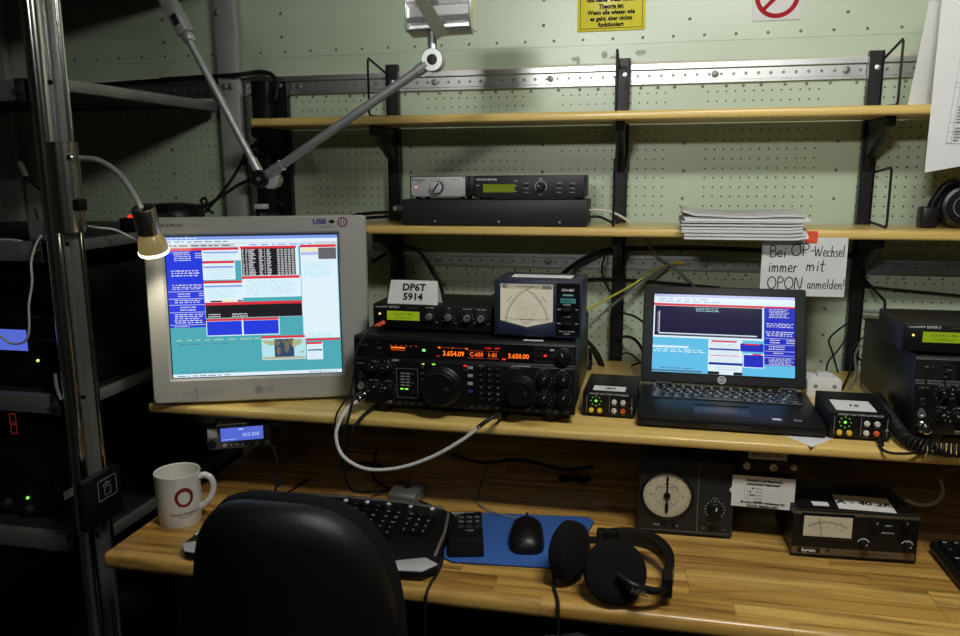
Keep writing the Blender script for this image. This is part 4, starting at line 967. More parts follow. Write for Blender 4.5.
# ------------------------------------------------------------------ things on the workbench
q = thing('mug', 'white ceramic mug with dark red ring logo at the left end of the workbench', 'mug', (-0.836,-0.620,0.750))
q.location[2] = ZD; q.rotation_euler[2] = math.radians(-6)
c = MB(); c.lathe([(.030, .0015), (.0365, 0), (.0380, .003), (.0400, .05), (.0408, .094), (.0412, .0970), (.0404, .0980), (.0388, .0965), (.0375, .05), (.0355, .006), (0, .005)], (0, 0, 0), (0, 0, 1), 'ceramic', 48)
def wrap(m, vs, fs, mat, r=.0404, a0=0.):                            # print wrapped on the mug
    m.raw([(r*math.sin(a0+x/r), -r*math.cos(a0+x/r), z) for x, z in vs], fs, mat)
for k in range(36):                                                  # brushed ring
    a, b_ = 2*PI*k/36, 2*PI*(k+1)/36; f_ = lambda t: .0040+.0026*abs(math.sin(t*.5+.9))
    pts = [(r*math.cos(t)*.95, .058+r*math.sin(t)*1.05) for t, r in ((a, .0118), (a, .0118+f_(a)), (b_, .0118+f_(b_)), (b_, .0118))]
    wrap(c, pts, [(0, 1, 2, 3)], 'logored', .0408, .92)
for ln, z, sz in (('Lorenz Solutions', .028, .0075), ('software gmbh', .0215, .0042)):
    tm = MB(); tm.text(ln, 0, 0, sz, 'ink'); wrap(c, [(v[0], z+v[2]) for v in tm.v], tm.f, 'ink', .0407, .92)
c.obj('cup', q)
c = MB(); c.X = Matrix.Rotation(math.radians(22), 4, 'Z'); c.tube([(.037, 0, .084), (.050, 0, .088), (.061, 0, .080), (.064, 0, .063), (.058, 0, .045), (.047, 0, .032), (.037, 0, .026)], .0058, 'ceramic', 12, 5); c.obj('handle', q)

# keyboard
kb = thing('computer_keyboard', 'black ergonomic keyboard with silver edges on the workbench behind the chair', 'keyboard', (-.538, -.640, ZD), 1.5)
out = [(-.222, -.090), (-.205, -.112), (-.15, -.118), (-.08, -.108), (0, -.100), (.08, -.106), (.15, -.114), (.204, -.110), (.225, -.086), (.216, .02), (.205, .085), (.188, .105), (.10, .118), (0, .122), (-.10, .118), (-.19, .105), (-.208, .085), (-.216, .02)]
def tilt(m): m.X = Matrix.Translation((0, 0, .012)) @ Matrix.Rotation(math.radians(3.2), 4, 'X')
c = MB(); tilt(c); c.prism([(x, y) for x, y in out], -.004, .010, BL, 'z', .003); c.obj('base', kb)
c = MB(); tilt(c)
c.prism([(-.222, -.090), (-.205, -.112), (-.150, -.118), (-.135, -.104), (-.165, -.090), (-.200, -.078)], .0100, .0125, 'silverplastic', 'z', .001); c.obj('palm_edge', kb, 'silver corner of the palm rest')
c = MB(); tilt(c); c.prism([(.224, -.084), (.204, -.1085), (.150, -.1125), (.128, -.100), (.160, -.082), (.200, -.068)], .0100, .0125, 'silverplastic', 'z', .001); c.obj('palm_edge', kb, 'silver corner of the palm rest')
c = MB(); tilt(c); c.prism([(-.192, .098), (-.10, .111), (0, .115), (.10, .111), (.192, .098), (.188, .105), (.10, .1185), (0, .1225), (-.10, .1185), (-.19, .105)], .0095, .0125, 'silver', 'z', .0008)
c.prism([(.2005, .086), (.2055, .086), (.214, .02), (.2155, -.06), (.2105, -.06), (.209, .02)], .0095, .0122, 'silver', 'z', .0008); c.prism([(-.2075, .086), (-.2025, .086), (-.211, .02), (-.2125, -.06), (-.2175, -.06), (-.216, .02)], .0095, .0122, 'silver', 'z', .0008); c.obj('rear_edge', kb, 'silver strip along the rear edge')
kx = Matrix.Translation((0, 0, .012)) @ Matrix.Rotation(math.radians(3.2), 4, 'X')
nk = 0
def kkey(x, y, w_, d, leg):
    global nk
    bow = .010*(1-(x/.2)**2); p = kx @ Vector((x, y+bow-.008, .010)); nk += 1
    key(kb, p.x, p.y, p.z, w_-.0022, d-.0025, .0062, leg, .0062 if len(leg) == 1 else .0042, 'printlight', (math.radians(3.2), 0, math.radians(-x*14)))
krow = [('ESC F1 F2 F3 F4 F5 F6 F7 F8 F9 F10 F11 F12', .0125, .083), ("^ 1 2 3 4 5 6 7 8 9 0 ss ' <-", .018, .0655), ('tab Q W E R T Z U I O P U + ret', .018, .0475), ('caps A S D F G H J K L O A # ret', .018, .0295), ('shf < Y X C V B N M , . - shf', .018, .0115), ('strg win alt space altgr fn strg', .018, -.0065)]
for txt, d, y in krow:
    L = txt.split(); ws = [6.2 if t_ == 'space' else 1.5 if t_ in ('tab', 'shf', 'strg', 'alt', 'altgr', 'caps') else 1 for t_ in L]; u = .280/sum(ws); x = -.196
    for t_, w_ in zip(L, ws): kkey(x+u*w_/2, y, u*w_, d, '' if t_ == 'space' else t_); x += u*w_
for r_, L in enumerate((('prt', 'rol'), ('del', 'end'), ('ins', 'hom'), ('^', 'v'), ('<', '>'))):
    for k, t_ in enumerate(L): kkey(.098+k*.0185, .0655-r_*.018, .018, .018, t_)
for r_, L in enumerate((('num', '/', '*'), ('7', '8', '9'), ('4', '5', '6'), ('1', '2', '3'))):
    for k, t_ in enumerate(L): kkey(.142+k*.0175, .0655-r_*.018, .0175, .018, t_)
for i in range(9): p = kx @ Vector((-.17+i*.0425, .104-.008*((i-4)/4)**2, .0105)); c = MB(); c.lathe([(.0045, 0), (.004, .002), (0, .0024)], (0, 0, 0), (0, 0, 1), 'printlight', 14); o = c.obj('media_button', kb); o.location = p

# mouse pad, mouse, remote keypad
c = MB(); c.prism([(-.345, -.490), (-.350, -.540), (-.318, -.664), (-.300, -.676), (-.130, -.662), (-.110, -.650), (-.080, -.478), (-.092, -.462)], ZD+.0002, ZD+.0035, 'padblue', 'z', .0012)
c.prism([(-.346, -.489), (-.351, -.540), (-.319, -.665), (-.300, -.677), (-.130, -.663), (-.109, -.650), (-.079, -.478), (-.092, -.461)], ZD, ZD+.0012, 'rubber', 'z'); tag(c.obj('mouse_pad'), 'blue cloth mouse pad under the mouse in the middle of the workbench', 'mouse pad')
ms = thing('computer_mouse', 'black computer mouse on the blue mouse pad', 'mouse', (-.190, -.575, ZD+.0035), 8)
def loft(m, secs, mat, n=24):
    """closed dome body: (y, half width, height, power)"""
    vs = []; fs = []; K = len(secs)
    for (y, w_, h, x0) in secs:
        for i in range(n+1):
            a = PI*i/n; vs.append((x0+w_*math.cos(a), y, h*math.sin(a)**.75))
    for k in range(K-1):
        for i in range(n): fs.append((k*(n+1)+i, (k+1)*(n+1)+i, (k+1)*(n+1)+i+1, k*(n+1)+i+1))
    fs.append(tuple(range(n+1))); fs.append(tuple((K-1)*(n+1)+i for i in range(n+1))[::-1])
    return m.raw(vs, fs, mat)
c = MB(); loft(c, [(-.057, .008, .006, 0), (-.054, .020, .016, 0), (-.044, .028, .026, 0), (-.025, .031, .035, 0), (0, .030, .037, 0), (.025, .028, .032, 0), (.042, .027, .023, 0), (.052, .023, .015, 0), (.057, .012, .008, 0)], 'keyblack'); c.obj('body', ms)
c = MB(); c.X = Matrix.Rotation(PI/2, 4, 'Y'); c.lathe([(.008, -.003), (.0105, -.0015), (.0105, .0015), (.008, .003)], (-.0235, .034, 0), (0, 0, 1), 'rubber', 20); c.obj('scroll_wheel', ms)
c = MB(); c.tube([(-.0002, .052, .0165), (-.0002, .030, .0308), (-.0002, .012, .0364)], .0006, 'rubber', 6, 4); c.obj('button_gap', ms)
rp_ = thing('remote_keypad', 'small black remote keypad with buttons at the left edge of the mouse pad', 'keypad', (-.294, -.600, ZD+.0035), 14)
c = MB(); c.prism([(-.062, 0), (.062, 0), (.062, .026), (-.030, .020), (-.040, .016), (-.062, .016)], -.030, .030, BL, 'x', .0025)
c.obj('body', rp_)
sl = math.atan2(.006, .092)
def rx_(x, y, dz=0): return (x, y, .020+(y+.030)*.006/.092+dz)
for r_ in range(4):
    for k in range(3):
        if r_ == 3 and k != 1: continue
        c = MB(); c.box(-.0062, .0062, -.0048, .0048, 0, .003, 'darkgrey', .001); c.X = Matrix.Translation((0, 0, .0034)) @ Matrix.Rotation(-PI/2, 4, 'X'); c.text(('CH1', 'CH2', 'CH3', 'CH4', 'CH5', 'P/B', '<', '^', '>', '', 'DOWN', '')[r_*3+k], 0, .0005, .0042, 'printlight', y=0); o = c.obj('button', rp_); o.location = rx_(-.0075+k*.0145, .035-r_*.0155, -.0005); o.rotation_euler = (sl, 0, 0)
c = MB(); c.X = Matrix.Translation(rx_(-.015, .054, .0006)) @ Matrix.Rotation(sl-PI/2, 4, 'X'); c.text('YAESU', 0, 0, .0065, 'printlight', y=0, bold=.02); c.text('FH-1', 0, -.009, .0045, 'printlight', y=0); c.text('MEM VOICE', .020, .001, .0042, 'printlight', y=0); c.obj('print', rp_)

# headphones lying on the bench
hp = thing('headphones', 'black padded headphones lying on the workbench in front of the mouse pad', 'headphones', (-.03, -.66, ZD+.0025))
def hx(v): return (v[0]+.03, v[1]+.66, v[2]-ZD)
def cup(center, nrm, R_, th, nm):
    n = Vector(nrm).normalized(); e = MB()
    prof = [(0, .004), (R_*.35, .0045), (R_*.62, .004), (R_*.80, .002), (R_*.95, -.002), (R_, -.012), (R_*.99, -.022), (R_*.93, -th+.010), (R_*.86, -th+.004)]
    e.lathe(prof, hx(center), n, 'foam', 44, False); e.lathe([(R_*.86, -th+.004), (R_*.84, -th), (R_*.4, -th-.004), (0, -th-.004)], hx(center), n, BL, 40); o = e.obj(nm, hp, 'foam covered ear cup'); return n
c1, c2 = Vector((-.092, -.697, .7985)), Vector((-.030, -.7455, .7985))
cup(c1, (.90, -.42, .10), .0470, .028, 'ear_cup')
cup(c2, (.14, -.86, .46), .0475, .034, 'ear_cup')
bp = [(-.064, -.640, .794), (-.036, -.618, .791), (-.006, -.606, .788), (.020, -.610, .786), (.042, -.634, .784), (.053, -.670, .782), (.052, -.708, .780), (.042, -.738, .779)]
def band(m, P, w_, th, mat, z0=0, inset=0.):
    Q = [Vector(hx(p)) for p in P]; R2 = []
    E = [2*Q[0]-Q[1]]+Q+[2*Q[-1]-Q[-2]]
    for i in range(1, len(E)-2):
        a, b, c_, d = E[i-1:i+3]
        for k in range(5): t = k/5; R2.append(.5*((2*b)+(c_-a)*t+(2*a-5*b+4*c_-d)*t*t+(3*b-a-3*c_+d)*t**3))
    R2.append(Q[-1]); vs = []; fs = []
    for i, p in enumerate(R2):
        tg = (R2[min(i+1, len(R2)-1)]-R2[max(i-1, 0)]).normalized(); o_ = tg.cross(Vector((0, 0, 1))).normalized(); up = o_.cross(tg).normalized()
        for (a, b) in ((-.5, -.5), (.5, -.42), (.5, .42), (-.5, .5)): vs.append(p+o_*(a*th+inset)+up*(b*w_+z0))
    for i in range(len(R2)-1):
        for k in range(4): j = (k+1) % 4; fs.append((i*4+k, (i+1)*4+k, (i+1)*4+j, i*4+j))
    fs += [(0, 1, 2, 3), tuple(len(vs)-4+k for k in range(4))[::-1]]; m.raw(vs, fs, mat)
b = MB(); band(b, bp, .032, .006, 'leather'); b.obj('headband', hp)
b = MB(); band(b, bp[1:-1], .026, .007, 'leather', 0, .0065); b.obj('headband_pad', hp)
b = MB(); b.tube([hx(p) for p in ((-.066, -.640, .794), (-.080, -.650, .797), (-.100, -.680, .799), (-.110, -.696, .7995))], .0060, BL, 10); b.X = Matrix.Translation(hx((-.050, -.630, .793))); b.box(-.016, .016, -.007, .007, -.017, .017, BL, .004); b.obj('yoke', hp)
b = MB(); b.tube([hx(p) for p in ((.042, -.738, .779), (.036, -.754, .780), (.020, -.766, .786), (-.004, -.772, .795), (-.026, -.7585, .801))], .0060, BL, 10); b.X = Matrix.Translation(hx((.045, -.730, .780))); b.box(-.008, .008, -.017, .017, -.017, .017, BL, .004); b.obj('yoke', hp)
b = MB(); b.lathe([(.012, 0), (.011, .005), (.007, .008), (0, .008)], hx(c2+Vector((.14, -.86, .46)).normalized()*-.007), (.14, -.86, .46), BL, 24); b.obj('pivot', hp)
b = MB(); b.X = Matrix.Translation(hx((.0055, -.7795, .7885))) @ Matrix.Rotation(math.radians(16), 4, 'Z') @ Matrix.Rotation(math.radians(-12), 4, 'X') @ Matrix.Rotation(math.radians(18), 4, 'Y'); b.text('HEIL', 0, 0, .011, 'goldtrim', y=0, sx=1.2, bold=.03); b.obj('lettering', hp)

# little metal block
q = thing('metal_block', 'small silver metal block behind the keyboard on the workbench', 'metal block', (-.446, -.455, ZD), -6)
c = MB(); c.prism([(-.030, 0), (.030, 0), (.030, .030), (-.022, .027), (-.030, .022)], -.028, .028, 'rackmetal', 'x', .0015); c.obj('body', q)
c = MB(); c.lathe([(.009, 0), (.008, .0015), (0, .0018)], (0, .004, .0282), (0, -.06, 1), BL, 20); c.obj('knob', q)

# rotor control box
q = thing('rotator_control', 'dark grey antenna rotator box with round aged compass dial under the lower shelf', 'control box', (-.001, -.505, ZD), 1.5)
F = .006; W, H = .162, .134
c = MB(); c.box(.002, W-.002, .004, .15, F, F+H, 'darkgrey', .003); c.obj('case', q)
c = MB(); c.box(0, W, 0, .006, F-.001, F+H+.001, 'darkgrey', .002); c.rect(.1015, F+.006, .1021, F+.134, 'printdim'); c.rect(.006, F+.004, .156, F+.0045, 'printdim')
for i in range(13): a = math.radians(-130+i*21.7); c.ring(.131+.0165*math.sin(a), F+.049+.0165*math.cos(a), 0, .0009, 'printlight', n=8)
c.text('SPEED', .131, F+.070, .0040, 'printdim'); c.text('POWER', .128, F+.0235, .0036, 'printdim'); c.text('OFF', .1135, F+.0135, .0036, 'printdim'); c.text('ON', .1490, F+.0135, .0036, 'printdim'); c.text('CCW', .033, F+.0135, .0048, 'printlight'); c.text('CW', .066, F+.0135, .0048, 'printlight'); c.obj('front_panel', q)
b = MB(); b.lathe([(.046, 0), (.046, .003), (.0415, .0045), (.0405, .0015)], (.049, 0, F+.070), (0, -1, 0), BL, 48, False); b.obj('dial_rim', q)
b = MB(); b.ring(.049, F+.070, 0, .0408, 'dialface', -.0015, n=48)
for i in range(36):
    a = 2*PI*i/36; r = .036 if i % 3 else .033; b.line(.049+r*math.cos(a), F+.070+r*math.sin(a), .049+.0395*math.cos(a), F+.070+.0395*math.sin(a), .0007, 'ink', -.0018)
for i, (a, sname) in enumerate(((90, 'N'), (0, 'E'), (180, 'W'))): b.text(sname, .049+.027*math.cos(math.radians(a)), F+.070+.029*math.sin(math.radians(a)), .007, 'ink', -.0018)
b.ring(.049, F+.070, .0205, .0210, 'printgrey', -.0018); b.rect(.030, F+.0845, .068, F+.0852, 'ink', -.0018); b.rect(.046, F+.090, .051, F+.093, 'ink', -.0018)
for k, (x, z, rr_) in enumerate(((.036, .082, .006), (.062, .083, .007), (.060, .060, .008), (.040, .058, .006))): b.ring(x, F+z, rr_*.7, rr_*.8, 'printgrey', -.0018, n=10)
b.obj('compass_dial', q, 'aged cream compass dial')
b = MB(); b.box(.0475, .0505, -.0045, -.0030, F+.038, F+.106, BL, .0005); b.lathe([(.006, 0), (.006, .004), (0, .0045)], (.049, -.001, F+.070), (0, -1, 0), BL, 18); b.box(.0462, .0518, -.0045, -.003, F+.040, F+.056, BL, .0005); b.obj('pointer', q)
place(knob_mb(.0105, .013, BL, 'printlight', .2, .012), 'knob', q, .131, 0, F+.049)
b = MB(); b.box(.118, .142, -.001, .001, F+.010, F+.018, 'rubber'); b.box(.126, .132, -.006, 0, F+.011, F+.017, BL, .001); b.obj('slide_switch', q)
for x in (.045, .062): b = MB(); b.box(x-.004, x+.004, -.003, .001, F+.010, F+.018, BL, .001); b.obj('button', q)
b = MB(); b.prism([(.006, 0), (.094, 0), (.094, .014), (.080, .022), (.020, .022), (.006, .014)], -.003, .001, BL, 'y', .001); b.X = Matrix(); b = None
for x in (.02, .142):
    for y in (.02, .13): b = MB(); b.cyl((x, y, 0), (x, y, F), .008, 'rubber', n=14); b.obj('foot', q)

# box with sign under the shelf
q = thing('antenna_switch_box', 'black box with two hooks mounted under the lower shelf, behind the hanging paper', 'switch box', (.165, -.497, .834))
c = MB(); c.box(0, .098, 0, .12, 0, .0975, 'blackmetal', .003); c.obj('case', q)
c = MB(); c.box(.016, .078, -.0012, .001, .068, .082, 'printdim', .0004); c.text('Qo 331 07a', .047, .075, .011, 'ink', y=-.0016); c.obj('name_plate', q)
for x in (.014, .057): c = MB(); c.lathe([(.0065, 0), (.0065, .004), (.0045, .006), (.0025, .006), (.002, .003)], (x, 0, .0550), (0, -1, 0), 'silver', 18); c.obj('screw', q)
c = MB(); c.lathe([(.006, 0), (.005, .004), (0, .005)], (.090, 0, .057), (0, -1, 0), 'rackmetal', 14); c.obj('screw', q)
q = thing('paper_notice', 'white printed paper notice hanging on the black box under the lower shelf', 'sign', (.156, -.5050, .817), -1)
c = MB(); c.box(0, .102, 0, .0008, 0, .056, 'white'); c.prism([(-.004, .028), (.0005, .020), (.0005, .036)], 0, .0008, 'white')
c.text('Unbedingt auf Bandwahl', .051, .0490, .0062, 'ink', bold=.04); c.text('umschalten beachten!', .051, .0425, .0062, 'ink', bold=.04); c.text('Es muss IMMER mindestens ein', .051, .0090, .0058, 'ink', bold=.04, sx=.97); c.text('Dongle gesteckt sein!', .051, .0030, .0058, 'ink', bold=.04)
for r_ in range(4):
    z = .0365-r_*.0062; c.rect(.038, z-.0042, .080, z-.0040, 'printgrey'); c.text(str(r_+1), .026, z-.002, .0042, 'ink'); c.rect(.038, z-.0025, .050, z-.0015, 'printgrey')
for x, r_ in ((.034, 0), (.030, 1), (.031, 2), (.0355, 2)): c.rect(x-.0015, .033-r_*.0062, x+.0015, .036-r_*.0062, 'ink')
c.rect(.021, .0130, .0213, .0385, 'printgrey'); c.rect(.080, .0130, .0803, .0385, 'printgrey'); c.obj('sheet', q)

# analogue power / swr meter at the right
q = thing('swr_meter', 'black meter box with small cream needle dial and bronze strip at the right', 'meter', (.2515, -.542, ZD), 3.2)
W, H, F = .195, .079, .005
c = MB(); c.box(.002, W-.002, .006, .135, F, F+H-.002, BL, .002); c.obj('case', q)
c = MB(); c.box(0, W, 0, .007, F-.001, F+H, BL, .0015); c.rect(.0005, F+.003, W-.003, F+.0150, 'goldtrim'); c.box(.0, W, -.0008, .010, F+H-.006, F+H-.001, 'goldtrim', .0005)
c.rect(.0095, F+.0050, .0455, F+.0138, BL, -.0009); c.text('hygain', .0275, F+.0095, .0088, 'printlight', y=-.0012, bold=.03); c.text('Peak Reading SWR/Wattmeter', .118, F+.0085, .0050, 'ink', y=-.0010, shear=.15)
for s_, x, z in (('CALIBRATE', .124, .0765), ('SWR', .163, .0765), ('2KW', .184, .0765), ('200W', .148, .0625), ('PEAK/AVG', .148, .050), ('CAL', .112, .037), ('ON', .178, .037)): c.text(s_, x, F+z-.002, .0042, 'printlight')
c.obj('front_panel', q)
b = MB(); b.box(.0130, .0955, -.0025, .001, F+.030, F+.076, 'blackglossy', .001); b.obj('dial_frame', q)
b = MB(); b.rect(.0165, F+.0345, .0920, F+.0715, 'meterface', -.0028); cx_, cz_ = .054, F+.006
b.ring(cx_, cz_, .0545, .0552, 'ink', -.0031, math.radians(58), math.radians(122)); b.ring(cx_, cz_, .0460, .0464, 'printgrey', -.0031, math.radians(58), math.radians(122))
for i in range(27): a = math.radians(58+64*i/26); b.line(cx_+.0545*math.cos(a), cz_+.0545*math.sin(a), cx_+(.058 if i % 5 else .060)*math.cos(a), cz_+(.058 if i % 5 else .060)*math.sin(a), .0005, 'ink', -.0031)
for i, t_ in enumerate(('0', '1', '2', '3', '5')): a = math.radians(118-14*i); b.text(t_, cx_+.050*math.cos(a), cz_+.050*math.sin(a), .0042, 'ink', -.0031)
b.line(.0465, F+.0345, .0395, F+.0690, .0007, 'ink', -.0034); b.rect(.0165, F+.0345, .0920, F+.0360, 'ink', -.0033); b.obj('dial', q, 'cream needle dial')
for x, z, r_ in ((.1255, .066, .0062), (.171, .069, .0055), (.112, .0265, .0065), (.179, .0275, .0065)):
    place(knob_mb(r_, .012, BL, 'printlight', .4), 'knob', q, x, 0, F+z)
    if z < .04: b = MB(); b.ring(x, F+z, .0085, .0098, 'printlight', a0=math.radians(20), a1=math.radians(160)); b.obj('knob_scale', q)
b = MB(); b.cyl((.0575, 0, F+.0115), (.0575, -.0025, F+.0115), .0022, BL, n=12); b.obj('screw', q)
c = MB(); c.X = Matrix.Translation((.050, .034, F+H-.0015)); c.box(-.013, .013, -.008, .008, 0, .0006, 'white'); c.obj('sticker', q, 'small white sticker')
c = MB(); c.X = Matrix.Translation((.122, .048, F+H-.0015)) @ Matrix.Rotation(math.radians(-4), 4, 'Z'); c.box(-.044, .044, -.032, .026, 0, .0006, 'white'); c.X = c.X @ Matrix.Translation((0, -.004, .0009)) @ Matrix.Rotation(-PI/2, 4, 'X'); c.text('A - 40 2K', 0, 0, .022, 'ink', y=0, bold=.03, shear=.15); c.obj('sticker', q, 'large white sticker with handwriting')
for x in (.02, .175):
    for y in (.02, .12): b = MB(); b.cyl((x, y, 0), (x, y, F), .006, 'rubber', n=12); b.obj('foot', q)

# second computer keyboard at the right edge
q = thing('computer_keyboard', 'black keyboard cut off at the right edge of the workbench', 'keyboard', (.708, -.556, ZD), 3)
c = MB(); c.X = Matrix.Translation((0, 0, .010)) @ Matrix.Rotation(math.radians(3), 4, 'X'); c.box(-.225, .225, -.085, .085, -.006, .010, BL, .005); c.obj('base', q)
for r_ in range(6):
    for k in range(7):
        p = Matrix.Rotation(math.radians(3), 4, 'X') @ Vector((-.207+k*.0185, .066-r_*.0235 if r_ < 2 else .060-r_*.0215, .010))
        key(q, p.x, p.y, p.z+.010, .0162, .0160, .007, ('esc', 'F1', 'F2', 'F3', 'F4', 'F5', 'F6', '^', '1', '2', '3', '4', '5', '6', 'tab', 'Q', 'W', 'E', 'R', 'T', 'Z', 'caps', 'A', 'S', 'D', 'F', 'G', 'H', '<', 'Y', 'X', 'C', 'V', 'B', 'N', 'ctrl', 'win', 'alt', '', '', '', '')[r_*7+k], .0055, 'printlight', (math.radians(3), 0, 0))

# mobile radio hanging below the lower shelf
q = thing('mobile_radio', 'small black mobile radio with lit blue display hanging under the lower shelf', 'radio', (-.824, -.536, .8560), 26, None, -8, 0)
W, H = .122, .044
c = MB(); c.box(0, W, 0, .030, 0, H, 'midgrey', .004); c.box(.006, W-.006, .028, .12, .002, H-.002, BL, .003); c.obj('case', q)
c = MB(); c.rect(.0262, .0155, .1065, .0415, 'lcdblue', -.0012); c.text('433.500', .083, .0260, .0100, 'lcdbluelit', y=-.0015); c.rect(.060, .0365, .069, .0385, 'lcdbluelit', -.0015); c.rect(.030, .0185, .055, .0192, 'lcdbluelit', -.0015); c.obj('display', q, 'lit blue display')
c = MB(); c.box(.0245, .1082, -.001, .001, .014, .043, 'blackglossy', .0005); c.obj('display_frame', q)
place(knob_mb(.0075, .010, BL, None, 0, .0085), 'knob', q, .0095, 0, .012)
c = MB(); c.box(.002, .020, -.0012, .001, .024, .041, 'printdim', .001); c.obj('speaker_grille', q)
for x in (.045, .056, .067, .078): c = MB(); c.box(x-.004, x+.004, -.002, .001, .005, .0105, 'black', .0008); c.rect(x-.0012, .0068, x+.0012, .0088, 'printlight', -.0023); c.obj('button', q)
for x in (.033, .093, .114): c = MB(); c.lathe([(.0042, 0), (.0035, .003), (0, .0035)], (x, 0, .0078), (0, -1, 0), 'printdim', 16); c.obj('button', q)
c = MB(); c.box(.018, .080, .010, .085, H-.0005, H+.004, 'aludull', .001); c.box(.018, .080, .075, .085, H+.003, H+.032, 'aludull', .001); c.obj('mounting_bracket', q, 'grey metal mounting bracket')

# ------------------------------------------------------------------ lamp on the jointed arm
q = thing('arm_lamp', 'silver ridged lamp head on a grey jointed arm above the top shelf', 'lamp', (0, 0, 0))
A0, A1, A2 = Vector((-0.825,-0.500,1.630)), Vector((-0.694,-0.500,1.376)), Vector((-0.366,-0.500,1.573))
AX = Vector((0, -1, 0))
d1 = (A1-A0).normalized(); d2 = (A2-A1).normalized()
b = MB(); b.cyl(A0-d1*.02, A1-d1*.028, .0068, 'armgrey', n=20); b.cyl(A1-d1*.040, A1-d1*.010, .0092, 'armgrey', n=20); b.obj('lower_arm', q)
b = MB(); b.cyl(A1+d2*.046, A2-d2*.030, .0080, 'armgrey', n=20); b.cyl(A1+d2*.012, A1+d2*.047, .0098, 'armgrey', n=20); b.cyl(A1+d2*.0455, A1+d2*.048, .0104, 'silver', n=20); b.cyl(A2-d2*.034, A2-d2*.012, .0098, 'armgrey', n=20); b.obj('upper_arm', q)
b = MB(); b.lathe([(.0165, -.004), (.0175, 0), (.0175, .030), (.016, .034), (0, .034)], A1-AX*.030+Vector((.008, 0, -.001)), (0.25, -1, 0), 'silver', 32); b.obj('elbow', q)
b = MB(); b.lathe([(.0165, 0), (.0165, .006), (.014, .009), (0, .009)], A1+AX*.004+Vector((-.0005, 0, 0)), AX, BL, 32); b.lathe([(.004, .009), (.004, .011), (0, .011)], A1+AX*.004, AX, 'rackmetal', 12); b.obj('elbow_knob', q, 'round black elbow knob')
b = MB(); b.lathe([(.0190, -.012), (.0195, -.006), (.0195, .006), (.0180, .0085), (.0092, .0085), (.0086, .0070)], A2, AX, 'silver', 36, False); b.lathe([(.0190, -.012), (.015, -.022), (0, -.024)], A2, AX, 'armgrey', 32); b.obj('wrist_ring', q)
b = MB(); b.lathe([(.0088, .004), (.0086, .0078), (0, .0082)], A2, AX, BL, 24); b.obj('wrist_cap', q)
b = MB(); b.tube([A2+Vector((0, 0, .014)), A2+Vector((-.001, .002, .028)), A2+Vector((-.002, .006, .046))], .0085, 'silver', 14); b.obj('neck', q)
b = MB(); b.X = Matrix.Translation((-0.406,-0.500,1.615)) @ Matrix.Rotation(math.radians(-1.0), 4, 'Y')
prof = [(.004, 0), (-.010, .003), (-.012, .007), (-.006, .009), (-.006, .013), (-.018, .016), (-.020, .024), (-.012, .027), (-.010, .042), (-.014, .046), (-.022, .049), (-.022, .055), (-.013, .060), (-.012, .105), (0, .115), (.022, .115), (.030, .100), (.030, .092), (.010, .092), (.004, .05), (.018, .004), (.018, -.002)]
b.prism(prof, 0, .107, 'headalu', 'x'); b.obj('lamp_head', q, 'ridged bright aluminium lamp head')
b = MB(); b.X = Matrix.Translation((-0.406,-0.500,1.615)); b.box(.106, .1105, -.019, .028, .004, .112, 'headalu', .003); b.obj('end_cap', q)
b = MB(); b.X = Matrix.Translation((-0.406,-0.500,1.615)); b.box(-.0035, .001, -.019, .028, .004, .112, 'headalu', .003); b.obj('end_cap', q)
M['strap'] = plain('olive_webbing', (.12, .12, .085), .85, bump=.3, bscale=900)
P = [(-0.387,-0.525,1.684), (-0.373,-0.527,1.657), (-0.357,-0.525,1.630), (-0.344,-0.518,1.608)]
b = MB(); vs = []
for i, p in enumerate(P): p = Vector(p); n = Vector((.0098, 0, .0045)); vs += [p-n, p+n, p-n+Vector((0, .0012, 0)), p+n+Vector((0, .0012, 0))]
fs = []
for i in range(3): a = 4*i; fs += [(a, a+1, a+5, a+4), (a+2, a+6, a+7, a+3), (a, a+4, a+6, a+2), (a+1, a+3, a+7, a+5)]
b.raw(vs, fs+[(0, 2, 3, 1), (12, 13, 15, 14)], 'strap'); b.obj('strap', q, 'olive webbing strap')
b = MB(); u = d1; T = Matrix.Translation(A0) @ Vector((0, 0, 1)).rotation_difference(-d1).to_matrix().to_4x4(); b.X = T
b.box(-.013, .013, -.013, .013, .004, .085, 'armgrey', .004); b.box(-.009, .009, -.009, .009, -.012, .006, 'silver', .003); b.box(-.006, .006, -.0142, -.0125, .020, .040, BL, .0008); b.obj('arm_holder', q)
b = MB(); b.X = T; b.cyl((0, 0, .08), (0, 0, .30), .011, 'armgrey', n=18); b.obj('support_rod', q)
e_ = T @ Vector((0, 0, .29)); b = MB(); b.cyl(e_, (e_.x-.10, -.30, e_.z+.02), .011, 'armgrey', n=16); b.box(e_.x-.16, e_.x-.06, -.31, -.27, e_.z-.01, e_.z+.05, 'rackmetal', .004); b.obj('clamp', q)

# ------------------------------------------------------------------ gooseneck spot on the rack post
q = thing('gooseneck_lamp', 'lit gooseneck spot lamp clamped to the chrome post of the metal rack', 'lamp', (-1.066, -.573, 1.28))
def w0(p): return (p[0]+1.066, p[1]+.573, p[2]-1.28)
b = MB(); b.lathe([(.0265, 0), (.0275, .001), (.0275, .163), (.0265, .164), (.0195, .164), (.0195, 0), (.0265, 0)], (.012, .006, 0), (0, 0, 1), 'steel', 48, False); b.obj('sleeve', q, 'brushed steel sleeve around the post')
b = MB(); b.box(.034, .050, -.010, .012, .040, .062, BL, .003); b.obj('switch', q)
b = MB(); b.lathe([(.007, 0), (.007, .008), (.005, .010), (0, .010)], (.036, -.006, .136), (1, 0, 0), 'steel', 18)
G = [w0(p) for p in ((-1.011,-0.575,1.415), (-0.971,-0.580,1.411), (-0.919,-0.600,1.390), (-0.880,-0.622,1.361), (-0.856,-0.637,1.338), (-0.847,-0.640,1.326))]
